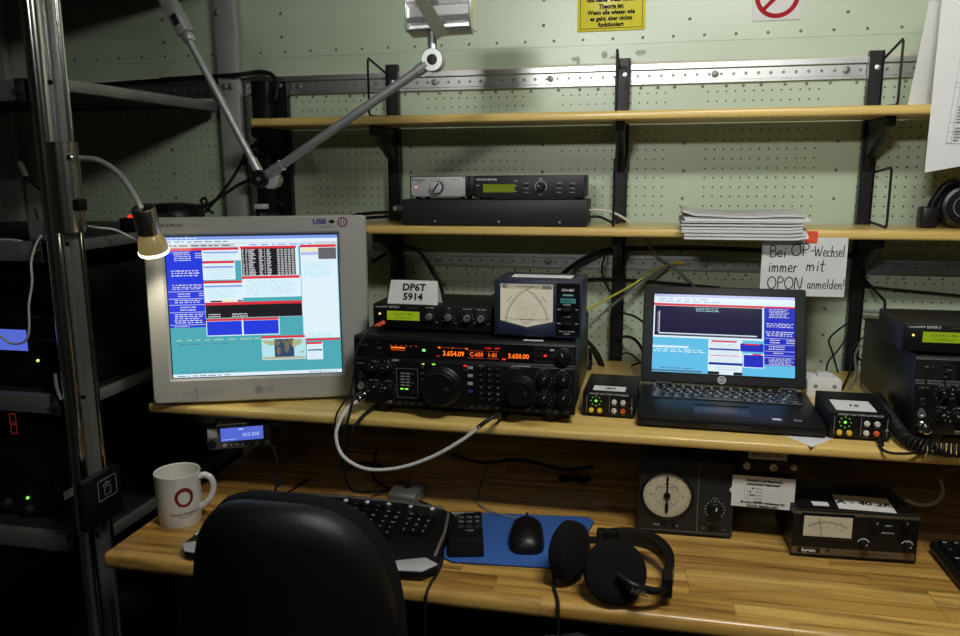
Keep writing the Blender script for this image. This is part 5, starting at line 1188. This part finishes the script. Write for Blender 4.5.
b.tube(G, .0050, 'aludull', 12, 8); b.obj('gooseneck', q)
h0, h1, h2 = Vector(w0((-0.845,-0.640,1.329))), Vector(w0((-0.847,-0.627,1.284))), Vector(w0((-0.850,-0.613,1.253)))
ax = (h2-h0).normalized(); L1 = (h1-h0).length; L2 = (h2-h0).length
b = MB(); b.lathe([(.0, -.002), (.0185, -.001), (.0200, .002), (.0200, L1-.002), (.0180, L1)], h0, ax, 'steel', 32); b.obj('lamp_holder', q)
b = MB(); b.lathe([(.0150, L1-.002), (.0175, L1+.004), (.0225, L1+.012), (.0260, L2-.001)], h0, ax, 'amberglass', 16, False); b.obj('reflector', q, 'faceted glass reflector')
b = MB(); b.lathe([(.0260, L2-.002), (.0264, L2+.001), (.0255, L2+.0035), (0, L2+.0045)], h0, ax, 'halogen', 32); b.obj('bulb', q, 'lit bulb face')
sl_ = bpy.data.lights.new('spot_glow', 'SPOT'); sl_.energy = 1.2; sl_.spot_size = math.radians(80); sl_.spot_blend = .6; sl_.color = (1, .93, .70); sl_.shadow_soft_size = .02
so = bpy.data.objects.new('spot_glow', sl_); COL.objects.link(so); so.location = Vector((-1.066, -.573, 1.28))+h0+ax*(L2+.012); so.rotation_euler = Vector((0, 0, -1)).rotation_difference(ax).to_euler()

# ------------------------------------------------------------------ office chairs
def make_chair():
    t = thing('office_chair', 'black office chair with rounded backrest in front of the workbench', 'chair', (-.434, -.75, 0))
    def slab(name, layers, cz, hw, hh, mat):
        """layers: (scale, y): rounded slab outline swept through depth, edges bent forward"""
        m = MB(); n = 56; vs = []; fs = []
        for (s_, y) in layers:
            for i in range(n):
                a = 2*PI*i/n; ca, sa = math.cos(a), math.sin(a); x = hw*s_*math.copysign(abs(ca)**(2/3), ca); z = hh*s_*math.copysign(abs(sa)**(2/3), sa)
                if z < 0: x *= 1-.10*(-z/hh)
                vs.append((x, y-.25+.035*(x/hw)**2-.02*(z/hh), cz+z))
        for k in range(len(layers)-1):
            for i in range(n): j = (i+1) % n; fs.append((k*n+i, k*n+j, (k+1)*n+j, (k+1)*n+i))
        fs += [tuple(range(n)), tuple((len(layers)-1)*n+i for i in range(n))[::-1]]
        m.raw(vs, fs, mat); m.obj(name, t)
    slab('backrest_shell', [(.30, -.036), (.60, -.035), (.85, -.031), (.94, -.026), (.985, -.016), (1.0, -.004), (1.0, .006)], .752, .139, .243, 'chairshell')
    slab('backrest_cushion', [(.985, .006), (1.005, .012), (1.01, .024), (.99, .040), (.93, .052), (.80, .060), (.4, .062)], .752, .139, .243, 'fabric')
    b = MB(); b.tube([(0, -.285, .62), (0, -.315, .52), (0, -.29, .42), (0, -.20, .395), (0, 0, .40)], .022, BL, 12); b.obj('back_support', t)
    b = MB(); b.box(-.235, .235, -.20, .24, .42, .49, 'fabric', .03, 4); b.obj('seat', t)
    b = MB(); b.box(-.215, .215, -.18, .22, .395, .425, 'chairshell', .01); b.obj('seat_pan', t)
    b = MB(); b.cyl((0, 0, .10), (0, 0, .395), .025, 'rackmetal'); b.cyl((0, 0, .10), (0, 0, .26), .034, BL); b.obj('gas_column', t)
    for k in range(5):
        a = 2*PI*k/5+.3; dx, dy = math.cos(a), math.sin(a)
        b = MB(); b.tube([(dx*.02, dy*.02, .115), (dx*.15, dy*.15, .10), (dx*.30, dy*.30, .075)], .02, BL, 10, 4, lambda u: .026-.010*u); b.obj('base_leg', t)
        b = MB(); b.cyl((dx*.30-dy*.022, dy*.30+dx*.022, .028), (dx*.30+dy*.022, dy*.30-dx*.022, .028), .028, BL, n=20); b.cyl((dx*.30, dy*.30, .03), (dx*.30, dy*.30, .08), .008, 'rackmetal', n=10); b.obj('caster', t)
    return t
ch = make_chair()
c2_ = copy_tree(ch); c2_.location = (.195, -1.222, 0); c2_.rotation_euler[2] = math.radians(-78); c2_['label'] = 'second black office chair, only the top of its backrest showing at the bottom edge'
for o in (ch, c2_): o['group'] = 'office chairs at the workbench'

# ------------------------------------------------------------------ things on the metal rack
q = thing('rack_receiver', 'black device with lit blue display on the middle shelf of the metal rack', 'radio', (-1.60, -.545, .966))
b = MB(); b.box(0, .515, .004, .42, .006, .150, BL, .002); b.obj('case', q)
b = MB(); b.box(0, .515, -.001, .005, .006, .150, 'keyblack', .001); b.rect(.42, .145, .505, .1455, 'printdim', -.0014)
for i in range(9): b.rect(.425+i*.009, .100, .430+i*.009, .1012, 'printdim', -.0014)
b.obj('front_panel', q)
b = MB(); b.rect(.25, .0755, .404, .1180, 'lcdblue', -.0016); b.obj('display', q, 'lit pale blue display')
b = MB(); b.cyl((.424, 0, .057), (.424, -.003, .057), .0028, 'ledyellow', n=12); b.obj('led', q, 'yellow-green status light')
for x in (.03, .48):
    for y in (.03, .39): b = MB(); b.cyl((x, y, 0), (x, y, .007), .012, 'rubber', n=12); b.obj('foot', q)
q = thing('equipment_box', 'plain black box stacked on the device with blue display in the metal rack', 'equipment case', (-1.59, -.52, 1.1165))
b = MB(); b.box(0, .505, .003, .40, 0, .085, BL, .002); b.obj('case', q)
b = MB(); b.box(0, .505, 0, .004, 0, .085, 'keyblack', .001); b.obj('front_panel', q)
for k, (x0, x1, lab) in enumerate(((-1.445, -1.205, 'black power supply with red digits and green light low in the metal rack'), (-1.660, -1.452, 'second black power supply left of the one with the green light'))):
    q = thing('power_supply', lab, 'power supply', (x0, -.532, .677), 0, 'power supplies in the metal rack'); w_ = x1-x0
    b = MB(); b.box(0, w_, .004, .34, .008, .248, 'darkgrey', .002); b.obj('case', q)
    b = MB(); b.box(0, w_, 0, .005, .008, .248, BL, .001); b.obj('front_panel', q)
    b = MB(); b.X = Matrix.Translation((w_-.060, 0, .205)); b.rect(-.010, -.024, .010, .024, 'blackglossy', -.0010)
    for (x_, z_, ww, hh) in ((-.007, .0, .0012, .018), (.007, .0, .0012, .018)): b.rect(x_-.0009, -.021, x_+.0009, .021, 'leddimred', -.0014)
    for z_ in (-.021, -.002, .002, .021): b.rect(-.007, z_-.0009, .007, z_+.0009, 'leddimred', -.0014)
    b.obj('digits', q, 'dim red digits')
    b = MB(); b.cyl((w_-.047, 0, .0435), (w_-.047, -.003, .0435), .0030, 'ledgreen', n=12); b.obj('led', q)
    place(knob_mb(.0095, .014, 'darkgrey', None), 'knob', q, w_-.044, 0, .020); place(knob_mb(.0095, .014, 'darkgrey', None), 'knob', q, w_-.095, 0, .030)
    b = MB(); b.box(w_, w_+.0006, .045, .12, .022, .040, 'printlight'); b.obj('type_plate', q)
    for x in (.02, w_-.02):
        for y in (.03, .31): b = MB(); b.cyl((x, y, 0), (x, y, .009), .010, 'rubber', n=12); b.obj('foot', q)
# card holder hooked on the post
q = thing('drawer_box', 'small black box with square white emblem hung on the rack post beside the workbench', 'box', (-1.020, -.664, .7275))
b = MB(); b.box(0, .018, 0, .105, 0, .098, BL, .004); b.obj('case', q)
b = MB(); b.X = Matrix.Translation((.0182, .062, .066)) @ Matrix.Rotation(PI/2, 4, 'Z')
for (x0, z0, x1, z1) in ((-.026, -.020, .026, -.0188), (-.026, .0188, .026, .020), (-.026, -.020, -.0248, .020), (.0248, -.020, .026, .020), (-.009, -.013, .009, -.012), (-.009, -.013, -.0078, .004), (.0078, -.013, .009, .004), (-.009, .003, .009, .004), (-.011, .008, .009, .0092), (-.011, .004, -.010, .0092), (-.006, .012, .004, .013)): b.rect(x0, z0, x1, z1, 'printdim', -.0004)
b.obj('emblem', q, 'square light emblem')
b = MB(); b.box(-.060, .002, .070, .080, .020, .030, 'rackmetal', .001); b.obj('hook', q)
# rack shelf beside the monitor: dome loudspeaker, power strip, small white box
zr = 1.2625
q = thing('desk_speaker', 'low black round dome on the rack shelf behind the monitor', 'speaker', (-1.128, -.125, zr))
b = MB(); b.lathe([(.070, 0), (.073, .006), (.070, .035), (.058, .048), (.030, .053), (0, .054)], (0, 0, 0), (0, 0, 1), BL, 40); b.obj('body', q)
b = MB(); b.lathe([(.0735, .010), (.0735, .016)], (0, 0, 0), (0, 0, 1), 'darkgrey', 40, False); b.obj('trim_ring', q)
q = thing('power_strip', 'black power strip with lit red switch on the rack shelf', 'power strip', (-1.092, -.345, zr))
b = MB(); b.box(-.025, .025, 0, .135, 0, .030, BL, .004); b.obj('body', q)
b = MB(); b.box(-.012, .012, .012, .034, .029, .036, 'ledred', .002); b.obj('switch', q, 'glowing red switch')
for i in range(2): b = MB(); b.lathe([(.019, .0005), (.019, .002), (.017, .002), (.016, -.0)], (0, .075+i*.048, .0295), (0, 0, 1), 'darkgrey', 24, False); b.obj('outlet', q)
b = MB(); b.box(-1.165, -1.085, -.545, -.515, zr, zr+.036, 'paperold', .002); tag(b.obj('small_box'), 'small pale box on the rack shelf beside the power strip', 'box')

# outlet column left of the shelves
q = thing('outlet_strip', 'vertical black outlet strip with plugs at the left end of the top shelf', 'power strip', (-.900, -.034, 1.29))
b = MB(); b.box(-.030, .009, -.045, 0, 0, .310, BL, .003); b.obj('body', q)
for z in (.15, .10): b = MB(); b.lathe([(.017, 0), (.017, .018), (.013, .034), (.006, .040)], (-.006, -.044, z), (-.35, -1, 0), BL, 20); b.obj('plug', q)
b = MB(); b.box(-.028, -.002, -.060, -.044, .170, .182, 'paperold', .002); b.obj('connector', q, 'pale connector')
b = MB(); b.box(-.032, .000, -.060, -.044, .010, .022, 'paperold', .002); b.obj('connector', q, 'pale connector')

# headphones on the middle shelf at the right
q = thing('headphones', 'black headphones on the middle shelf at the right edge of the photo', 'headphones', (.585, -.115, Z2+.019))
b = MB(); b.lathe([(.030, -.022), (.040, -.018), (.043, -.004), (.040, .004), (.034, .006), (.030, .002), (0, .003)], (.016, -.02, .043), (0, -1, 0), 'leather', 36); b.ring(.016, .043, .0195, .0205, 'printdim', -.0235); b.X = Matrix(); b.obj('ear_cup', q)
b = MB(); b.lathe([(.030, -.022), (.040, -.018), (.043, -.004), (.040, .004), (.034, .006), (.030, .002), (0, .003)], (.020, .035, .043), (0, 1, 0), 'leather', 36); b.obj('ear_cup', q)
b = MB(); b.tube([(.016, -.005, .084), (-.010, -.006, .088), (-.030, -.004, .062), (-.040, .0, .030)], .008, BL, 10); b.X = Matrix.Translation((-.043, 0, .022)); b.box(-.014, .016, -.02, .02, -.022, .020, BL, .005); b.obj('yoke', q)
b = MB(); b.tube([(-.035, .012, .02), (.03, .055, .012), (.12, .05, .012), (.15, .0, .02), (.10, -.03, .06), (.04, -.01, .083)], .009, 'leather', 10); b.obj('headband', q)

# ------------------------------------------------------------------ cables
def cable(label, pts, r=.003, mat='rubber', name='cable', ends=None):
    m = MB(); m.tube(pts, r, mat, 8, 6); o = m.obj(name); tag(o, label, 'cable')
    if ends:
        for e in ends: e(o)
    return o
z0 = ZS+.018
def plug_part(p, d, r, L, mat, nm='plug'):
    def f(o): m = MB(); m.lathe([(r, 0), (r, L*.6), (r*.7, L)], p, d, mat, 16); m.obj(nm, o)
    return f
cable('thick pale cable looping from the big radio down below the shelf edge', [(-0.505,-0.553,0.979), (-0.514,-0.565,0.974), (-0.523,-0.585,0.957), (-0.528,-0.600,0.929), (-0.514,-0.605,0.894), (-0.471,-0.608,0.875), (-0.412,-0.608,0.881), (-0.351,-0.606,0.905), (-0.298,-0.602,0.938), (-0.267,-0.600,0.964)],   .0033, 'whitecable')
cable('black end of the pale loop running back under the big radio', [(-0.271,-0.600,0.961), (-0.256,-0.596,0.973), (-0.241,-0.575,0.979), (-.245, -.520, z0+.0055), (-.235, -.45, z0+.0055)], .0038, 'rubber')
cable('thin black cable hanging left of the big radio in front of the monitor', [(-0.476,-0.515,1.112), (-0.486,-0.545,1.102), (-0.498,-0.560,1.077), (-0.505,-0.568,1.024), (-0.511,-0.570,0.996), (-0.522,-0.572,0.983), (-0.535,-0.576,0.961), (-0.541,-0.578,0.932), (-0.545,-0.575,0.904)], .0017, 'rubber', ends=[plug_part((-0.464,-0.505,1.118), (-1, -.6, -.45), .0042, .020, 'redbtn', 'red_plug')])
cable('black cable dropping over the shelf edge below the pale microphone plug', [(-0.493,-0.556,0.999), (-0.505,-0.566,0.990), (-0.510,-0.575,0.966), (-0.520,-0.578,0.925), (-0.527,-0.572,0.870), (-0.526,-0.540,0.802), (-.50, -.42, ZD+.004), (-.47, -.36, ZD+.004)], .0026, 'rubber')
cable('black cable from the big radio sloping down left below the shelf', [(-0.488,-0.500,0.956), (-0.491,-0.545,0.956), (-0.499,-0.575,0.945), (-0.519,-0.572,0.908), (-0.553,-0.520,0.832), (-.56, -.40, ZD+.05), (-.55, -.30, ZD+.003)], .0032, 'rubber')
cable('thin black keyboard cable hanging over the bench front edge', [(-.336, -.560, ZD+.012), (-.326, -.580, ZD+.006), (-.330, -.62, ZD+.004), (-.318, -.665, ZD+.003), (-.313, -.71, ZD+.003), (-.315, -.755, ZD+.003), (-.317, -.772, ZD-.012), (-.319, -.775, ZD-.07), (-.32, -.772, ZD-.12)], .0024, 'rubber')
cable('black keyboard cable curving behind the keyboard on the workbench', [(-.340, -.552, ZD+.009), (-.350, -.505, ZD+.004), (-.40, -.47, ZD+.004), (-.475, -.425, ZD+.004), (-.55, -.36, ZD+.004), (-.60, -.20, ZD+.004)], .0024, 'rubber')
cable('thin mouse cable running back from the mouse', [(-.184, -.522, ZD+.012), (-.196, -.500, ZD+.006), (-.240, -.494, ZD+.0055), (-.285, -.470, ZD+.006), (-.312, -.420, ZD+.003), (-.33, -.25, ZD+.003)], .0017, 'greycable')
cable('headphone cable hanging over the bench front edge in the middle', [(-.118, -.668, ZD+.028), (-.128, -.690, ZD+.016), (-.124, -.725, ZD+.004), (-.115, -.758, ZD+.0035), (-.112, -.773, ZD-.008), (-.110, -.777, ZD-.08), (-.105, -.77, ZD-.3)], .0026, 'rubber')
cable('black cable hanging from the small mobile radio with blue display', [(-0.687,-0.535,0.875), (-0.677,-0.540,0.858), (-0.675,-0.540,0.830), (-0.686,-0.530,0.793), (-.70, -.50, ZD+.004), (-.68, -.40, ZD+.004)], .0022, 'rubber', ends=[plug_part((-0.677,-0.540,0.818), (0.02, .05, -1), .006, .022, 'darkgrey')])
# coiled microphone cord at the right
m = MB(); P = [(.411, -.36, .985), (.411, -.46, .972), (.413, -.526, .9645), (.424, -.553, .9635), (.455, -.568, .9635), (.50, -.572, .9635), (.56, -.566, .9640)]
E_ = [Vector(p) for p in P]; E_ = [2*E_[0]-E_[1]]+E_+[2*E_[-1]-E_[-2]]; C_ = []
for i in range(1, len(E_)-2):
    a, b, c, d = E_[i-1:i+3]
    for k in range(60): t_ = k/60; C_.append(.5*((2*b)+(c-a)*t_+(2*a-5*b+4*c-d)*t_*t_+(3*b-a-3*c+d)*t_**3))
H = []; L = 0
for i, p in enumerate(C_[:-1]):
    tg = (C_[i+1]-p); L += tg.length; tg.normalize(); n1 = tg.cross(Vector((0, 0, 1))).normalized(); n2 = n1.cross(tg); a = L/.0070*2*PI
    H.append(p+n1*.0095*math.cos(a)+n2*.0095*math.sin(a))
HH = []
for i in range(len(H)-1): HH.append(H[i])
m.tube(HH, .0024, 'rubber', 6, 3); tag(m.obj('coiled_cord'), 'black coiled microphone cord in front of the right transceiver', 'cable')
cable('thin black cable plugged into the right controller box', [(0.376,-0.522,0.957), (0.372,-0.551,0.954), (0.379,-0.565,0.952), (0.397,-0.570,0.953), (0.435,-0.554,0.952)], .0022, 'rubber', ends=[plug_part((0.378,-0.512,0.959), (0, -1, -.35), .0050, .024, BL), plug_part((0.375,-0.530,0.951), (0, -.5, -.6), .0046, .012, 'silver', 'plug_tip')])
cable('black cable looped on the front of the right transceiver', [(0.434,-0.530,0.984), (0.443,-0.548,1.023), (0.454,-0.556,1.045), (0.450,-0.556,1.070), (0.439,-0.552,1.091), (0.430,-0.545,1.082), (0.432,-0.535,1.044)], .0016, 'rubber')
# behind the equipment
cable('yellow wire running up from behind the cross needle meter to the wall', [(-0.123,-0.280,1.108), (-0.084,-0.200,1.120), (-0.031,-0.090,1.137), (0.018,-0.040,1.166), (0.073,-0.014,1.182)], .0022, 'yellowwire', ends=[plug_part((0.064,-0.012,1.179), (1, 0, 0), .0045, .016, 'yellow', 'cable_lug')])
cable('dark cable running beside the yellow wire', [(-0.131,-0.250,1.054), (-0.072,-0.120,1.096), (-0.014,-0.060,1.136), (0.047,-0.020,1.170)], .0030, 'greycable')
cable('grey cable coming down from the middle shelf behind the laptop', [(-0.004,-0.060,1.237), (0.017,-0.035,1.199), (0.055,-0.030,1.174), (0.086,-0.040,1.149), (0.110,-0.060,1.125), (0.122,-0.070,1.082)], .0030, 'greycable')
cable('thick black cable arching from the cross needle meter to the middle upright', [(-0.283,-0.300,1.069), (-0.232,-0.200,1.116), (-0.183,-0.060,1.159), (-0.139,-0.045,1.190), (-0.088,-0.040,1.209), (-0.017,-0.035,1.214), (0.115,-0.020,1.215), (0.306,-0.020,1.209), (0.469,-0.020,1.199)], .0055, 'rubber')
cable('black cable arching behind the cross needle meter', [(-0.210,-0.200,1.077), (-0.192,-0.080,1.106), (-0.162,-0.035,1.128), (-0.124,-0.020,1.139), (-0.015,-0.018,1.137), (0.163,-0.018,1.125)], .0035, 'rubber')
cable('black cable under the middle shelf above the tent card', [(-0.654,-0.045,1.171), (-0.596,-0.040,1.204), (-0.554,-0.038,1.206), (-0.529,-0.038,1.190), (-0.501,-0.050,1.151), (-0.467,-0.090,1.114), (-0.420,-0.200,1.043)], .0042, 'rubber')
cable('black cable lying behind the keyer box and tent card', [(-0.452,-0.120,1.096), (-0.423,-0.140,1.107), (-0.388,-0.140,1.108), (-0.354,-0.140,1.102), (-0.327,-0.100,1.115), (-0.267,-0.040,1.136)], .0036, 'rubber')
cable('pale cable on top of the keyer box', [(-0.383,-0.300,1.117), (-0.354,-0.290,1.121), (-0.314,-0.280,1.116)], .0024, 'whitecable')
for i, (pts, r, lab) in enumerate((
    ([(-0.074,-0.030,1.092), (-0.053,-0.035,1.066), (-0.025,-0.050,1.060), (0.006,-0.100,1.050)], .0025, 'uppermost black cable between middle upright and laptop'),
    ([(-0.074,-0.035,0.994), (-0.051,-0.040,1.008), (-0.028,-0.050,1.009), (-0.009,-0.090,1.000), (0.003,-0.140,0.980)], .0034, 'second black cable from the middle upright to the laptop'),
    ([(-0.061,-0.040,0.962), (-0.041,-0.050,0.973), (-0.022,-0.070,0.971), (-0.004,-0.120,0.966)], .0020, 'third black cable from the middle upright to the laptop'),
    ([(-0.063,-0.040,0.924), (-0.039,-0.060,0.940), (-0.017,-0.090,0.958), (0.003,-0.140,0.976)], .0022, 'lowest black cable from the middle upright to the laptop'),
    ([(-0.128,-0.200,1.037), (-0.113,-0.140,1.006), (-0.097,-0.100,0.970), (-0.085,-0.090,0.929), (-.118, -.09, .99), (-.118, -.10, z0+.006), (-.118, -.14, z0+.0048)], .0046, 'thick black cable bending down right of the cross needle meter'),
    ([(-0.092,-0.045,1.205), (-0.100,-0.050,1.173), (-0.095,-0.050,1.141), (-0.081,-0.045,1.113)], .0022, 'thin black cable loop at the middle upright'),
    ([(0.377,-0.220,0.992), (0.377,-0.160,1.019), (0.378,-0.120,1.036), (0.401,-0.090,1.052), (0.433,-0.050,1.063)], .0020, 'thin black cable above the white adapter'),
    ([(0.392,-0.200,0.951), (0.419,-0.140,0.978), (0.429,-0.100,1.012), (0.449,-0.090,1.036)], .0022, 'black cable right of the white adapter'),
    ([(0.352,-0.235,0.987), (0.362,-0.200,1.007), (0.395,-0.130,1.017), (0.423,-0.070,1.031)], .0018, 'thin black cable rising from the white adapter'),
    ([(0.404,-0.200,0.947), (0.430,-0.140,0.974), (0.436,-0.100,0.999), (0.454,-0.060,1.017)], .0026, 'greyish cable loop beside the right upright'),
    ([(0.437,-0.020,1.176), (0.458,-0.020,1.142), (0.495,-0.018,1.134), (0.584,-0.018,1.127), (0.657,-0.018,1.121)], .0024, 'thin cable along the wall at the right upright'),
    ([(0.438,-0.020,1.084), (0.499,-0.020,1.081), (0.598,-0.020,1.080), (0.666,-0.020,1.078)], .0034, 'grey cable along the wall above the right transceiver'))):
    cable(lab, pts, r, 'greycable' if 'gr' in lab.split()[0] else 'rubber')
cable('yellow-green wire at the foot of the right upright', [(0.383,-0.200,0.925), (0.411,-0.170,0.941), (0.434,-0.150,0.947), (0.455,-0.120,0.962)], .0018, 'yellowwire')
cable('upper black cable from the flat case to the left on the middle shelf', [(-0.540,-0.160,1.299), (-0.569,-0.150,1.297), (-0.615,-0.140,1.295), (-0.671,-0.120,1.287), (-0.715,-0.100,1.271)], .0040, 'rubber')
cable('lower black cable from the flat case to the left on the middle shelf', [(-0.545,-0.145,1.289), (-0.588,-0.130,1.286), (-0.640,-0.120,1.282), (-0.697,-0.100,1.274)], .0034, 'rubber')
cable('white cable curving down right of the flat black case', [(-0.129,-0.120,1.303), (-0.104,-0.115,1.303), (-0.078,-0.110,1.298), (-0.057,-0.105,1.288), (-0.037,-0.100,1.275)], .0026, 'whitecable')
cable('black cable right of the flat black case', [(-0.129,-0.120,1.288), (-0.104,-0.110,1.288), (-0.081,-0.090,1.276), (-0.066,-0.070,1.270)], .0028, 'rubber')
# around the left post and the arm lamp
cable('thick black cable over the wall rail behind the pale post', [(-1.208,-0.018,1.616), (-1.097,-0.018,1.619), (-0.979,-0.045,1.618), (-0.938,-0.022,1.626), (-0.898,-0.030,1.617), (-0.879,-0.045,1.589), (-0.879,-0.060,1.556)], .0055, 'rubber')
cable('black cable along the wall rail left of the pale post', [(-1.479,-0.020,1.603), (-1.350,-0.020,1.610), (-1.235,-0.020,1.614), (-1.194,-0.018,1.615)], .0045, 'rubber')
cable('black cable from the outlet strip up to the top shelf', [(-0.898,-0.030,1.571), (-0.902,-0.050,1.546), (-0.912,-0.055,1.525)], .003, 'rubber')
cable('black lamp cord from the elbow of the jointed arm to the rack', [(-0.714,-0.485,1.377), (-0.756,-0.470,1.366), (-0.800,-0.460,1.344), (-0.836,-0.460,1.326), (-0.870,-0.460,1.324), (-0.914,-0.460,1.320)], .0034, 'rubber')
cable('second black cord hanging from the lower arm behind the monitor', [(-0.729,-0.485,1.428), (-0.753,-0.470,1.401), (-0.782,-0.460,1.370), (-0.817,-0.455,1.336), (-0.845,-0.450,1.312)], .0030, 'rubber')
cable('knotted black cord loop above the monitor', [(-0.853,-0.455,1.311), (-0.841,-0.450,1.330), (-0.845,-0.447,1.339), (-0.855,-0.445,1.333), (-0.846,-0.440,1.318), (-0.835,-0.435,1.308)], .0028, 'rubber')
cable('black cable loop left of the first shelf upright', [(-.945, -.06, z0+.004), (-.945, -.06, 1.10), (-0.941,-0.060,1.277), (-0.938,-0.060,1.311), (-0.921,-0.060,1.325), (-0.890,-0.060,1.321), (-0.870,-0.060,1.306)], .0036, 'rubber')
cable('black cable into the outlet strip above the lamp elbow', [(-0.969,-0.060,1.405), (-0.949,-0.065,1.431), (-0.925,-0.070,1.440), (-0.899,-0.070,1.440)], .0045, 'rubber')
cable('white cable hanging in front of the blue display in the rack', [(-1.094,-0.595,1.275), (-1.105,-0.597,1.260), (-1.119,-0.598,1.227), (-1.122,-0.598,1.189), (-1.135,-0.598,1.145), (-1.143,-0.595,1.100), (-1.156,-0.592,1.075), (-1.181,-0.590,1.066), (-1.205,-0.588,1.071), (-1.232,-0.586,1.091)], .0022, 'whitecable')
cable('white cable between rack sleeve and gooseneck bulb', [(-1.045,-0.530,1.289), (-1.027,-0.520,1.285), (-1.010,-0.500,1.280), (-0.982,-0.490,1.264), (-0.951,-0.480,1.244)], .0020, 'whitecable')
cable('short white cable on the rack at the left edge', [(-1.217,-0.570,1.264), (-1.181,-0.575,1.265), (-1.152,-0.580,1.263)], .0022, 'whitecable')
cable('thin dark cable from the rack post to the hanging plug', [(-1.195,-0.420,1.321), (-1.235,-0.410,1.343), (-1.270,-0.400,1.366), (-1.290,-0.400,1.383)], .0028, 'rubber', ends=[plug_part((-1.288,-0.400,1.381), (-.35, 0, .9), .0065, .034, 'greycable')])
cable('short dark rod cable standing on the rack shelf', [(-1.185,-0.500,1.321), (-1.182,-0.500,1.294), (-1.163,-0.520,1.268)], .0030, 'greycable')
cable('dark cable end above the third rack shelf', [(-1.102,-0.590,1.011), (-1.099,-0.592,0.983), (-1.091,-0.594,0.961)], .0034, 'greycable')
cable('white cable behind the bronze striped meter box', [(0.470,-0.380,0.800), (0.495,-0.390,0.797), (0.521,-0.380,0.801), (0.537,-0.360,0.813), (0.538,-0.340,0.827)], .0035, 'whitecable')
cable('dark cables tangled at the back of the workbench', [(-.42, -.20, ZD+.004), (-.34, -.24, ZD+.006), (-.26, -.20, ZD+.004), (-.16, -.25, ZD+.008), (-.10, -.21, ZD+.004)], .0035, 'rubber')
q = thing('plug_cluster', 'small yellow ended plugs at the dark back of the workbench', 'plugs', (-.165, -.30, ZD))
for i, (x, y, a) in enumerate(((0, 0, .3), (.024, .012, -.4), (.045, -.004, .8))):
    b = MB(); b.cyl((x, y, .008), (x+.022*math.cos(a), y+.022*math.sin(a), .008), .0075, 'rubber', n=12); b.cyl((x+.022*math.cos(a), y+.022*math.sin(a), .008), (x+.034*math.cos(a), y+.034*math.sin(a), .008), .0045, 'goldtrim', n=12); b.obj('plug', q)

# ------------------------------------------------------------------ light
def area(name, loc, size, sy, power, col, rot):
    l = bpy.data.lights.new(name, 'AREA'); l.shape = 'RECTANGLE'; l.size = size; l.size_y = sy; l.energy = power; l.color = col
    o = bpy.data.objects.new(name, l); COL.objects.link(o); o.location = loc; o.rotation_euler = rot; return o
for (x, y, L, P, lab) in ((.28, -1.30, .45, 10.5, 'short fluorescent lamp hanging above the workbench'), (-.40, -2.90, .35, 5.5, 'fluorescent lamp hanging further back in the room')):
    cl = thing('ceiling_light', lab, 'ceiling lamp', (x, y, 2.12))
    b = MB(); b.box(-L/2-.03, L/2+.03, -.09, .09, .04, .12, 'white', .01); b.obj('housing', cl)
    for sx in (-.2, .2): b = MB(); b.cyl((sx, 0, .12), (sx, 0, ZC-2.12), .008, 'white', n=10); b.obj('hanger', cl)
    for yy in (-.035, .035): b = MB(); b.cyl((-L/2, yy, .015), (L/2, yy, .015), .013, 'tubelamp', n=12); b.obj('tube', cl)
    o = area('ceiling_light_glow', (x, y, 2.10), L, .12, P, (1, 1, .96), (math.radians(95), 0, math.radians(-13)) if y < -2 else (math.radians(12), 0, 0))
    if y < -2: o.data.spread = math.radians(58)
# pieces of parts go one level down
SUB = {'wrist_cap': 'wrist_ring', 'elbow_knob': 'elbow', 'end_cap': 'lamp_head', 'strap': 'lamp_head', 'reflector': 'lamp_holder', 'bulb': 'lamp_holder', 'pointer': 'compass_dial', 'dial_rim': 'compass_dial', 'dial_frame': 'dial',
       'power_button': 'bezel', 'button_print': 'bezel', 'display_frame': 'display', 'touchpad_button': 'touchpad', 'headband_pad': 'headband', 'scroll_wheel': 'body', 'button_gap': 'body', 'seat_pan': 'seat', 'lettering': 'yoke', 'pivot': 'yoke'}
for root in [o for o in SC.objects if o.parent is None and o.get('category')]:
    kids = {}
    for ch_ in root.children: kids.setdefault(ch_.name.split('.')[0], []).append(ch_)
    for nm, par in SUB.items():
        for ch_ in kids.get(nm, []):
            if par in kids: ch_.parent = kids[par][-1]
wd = bpy.data.worlds.new('room_air'); SC.world = wd; wd.use_nodes = True
wd.node_tree.nodes['Background'].inputs[0].default_value = (.5, .55, .6, 1); wd.node_tree.nodes['Background'].inputs[1].default_value = .004
SC.view_settings.view_transform = 'Standard'; SC.view_settings.look = 'None'; SC.view_settings.gamma = 1; SC.view_settings.exposure = 0
SC.view_settings.use_curve_mapping = False
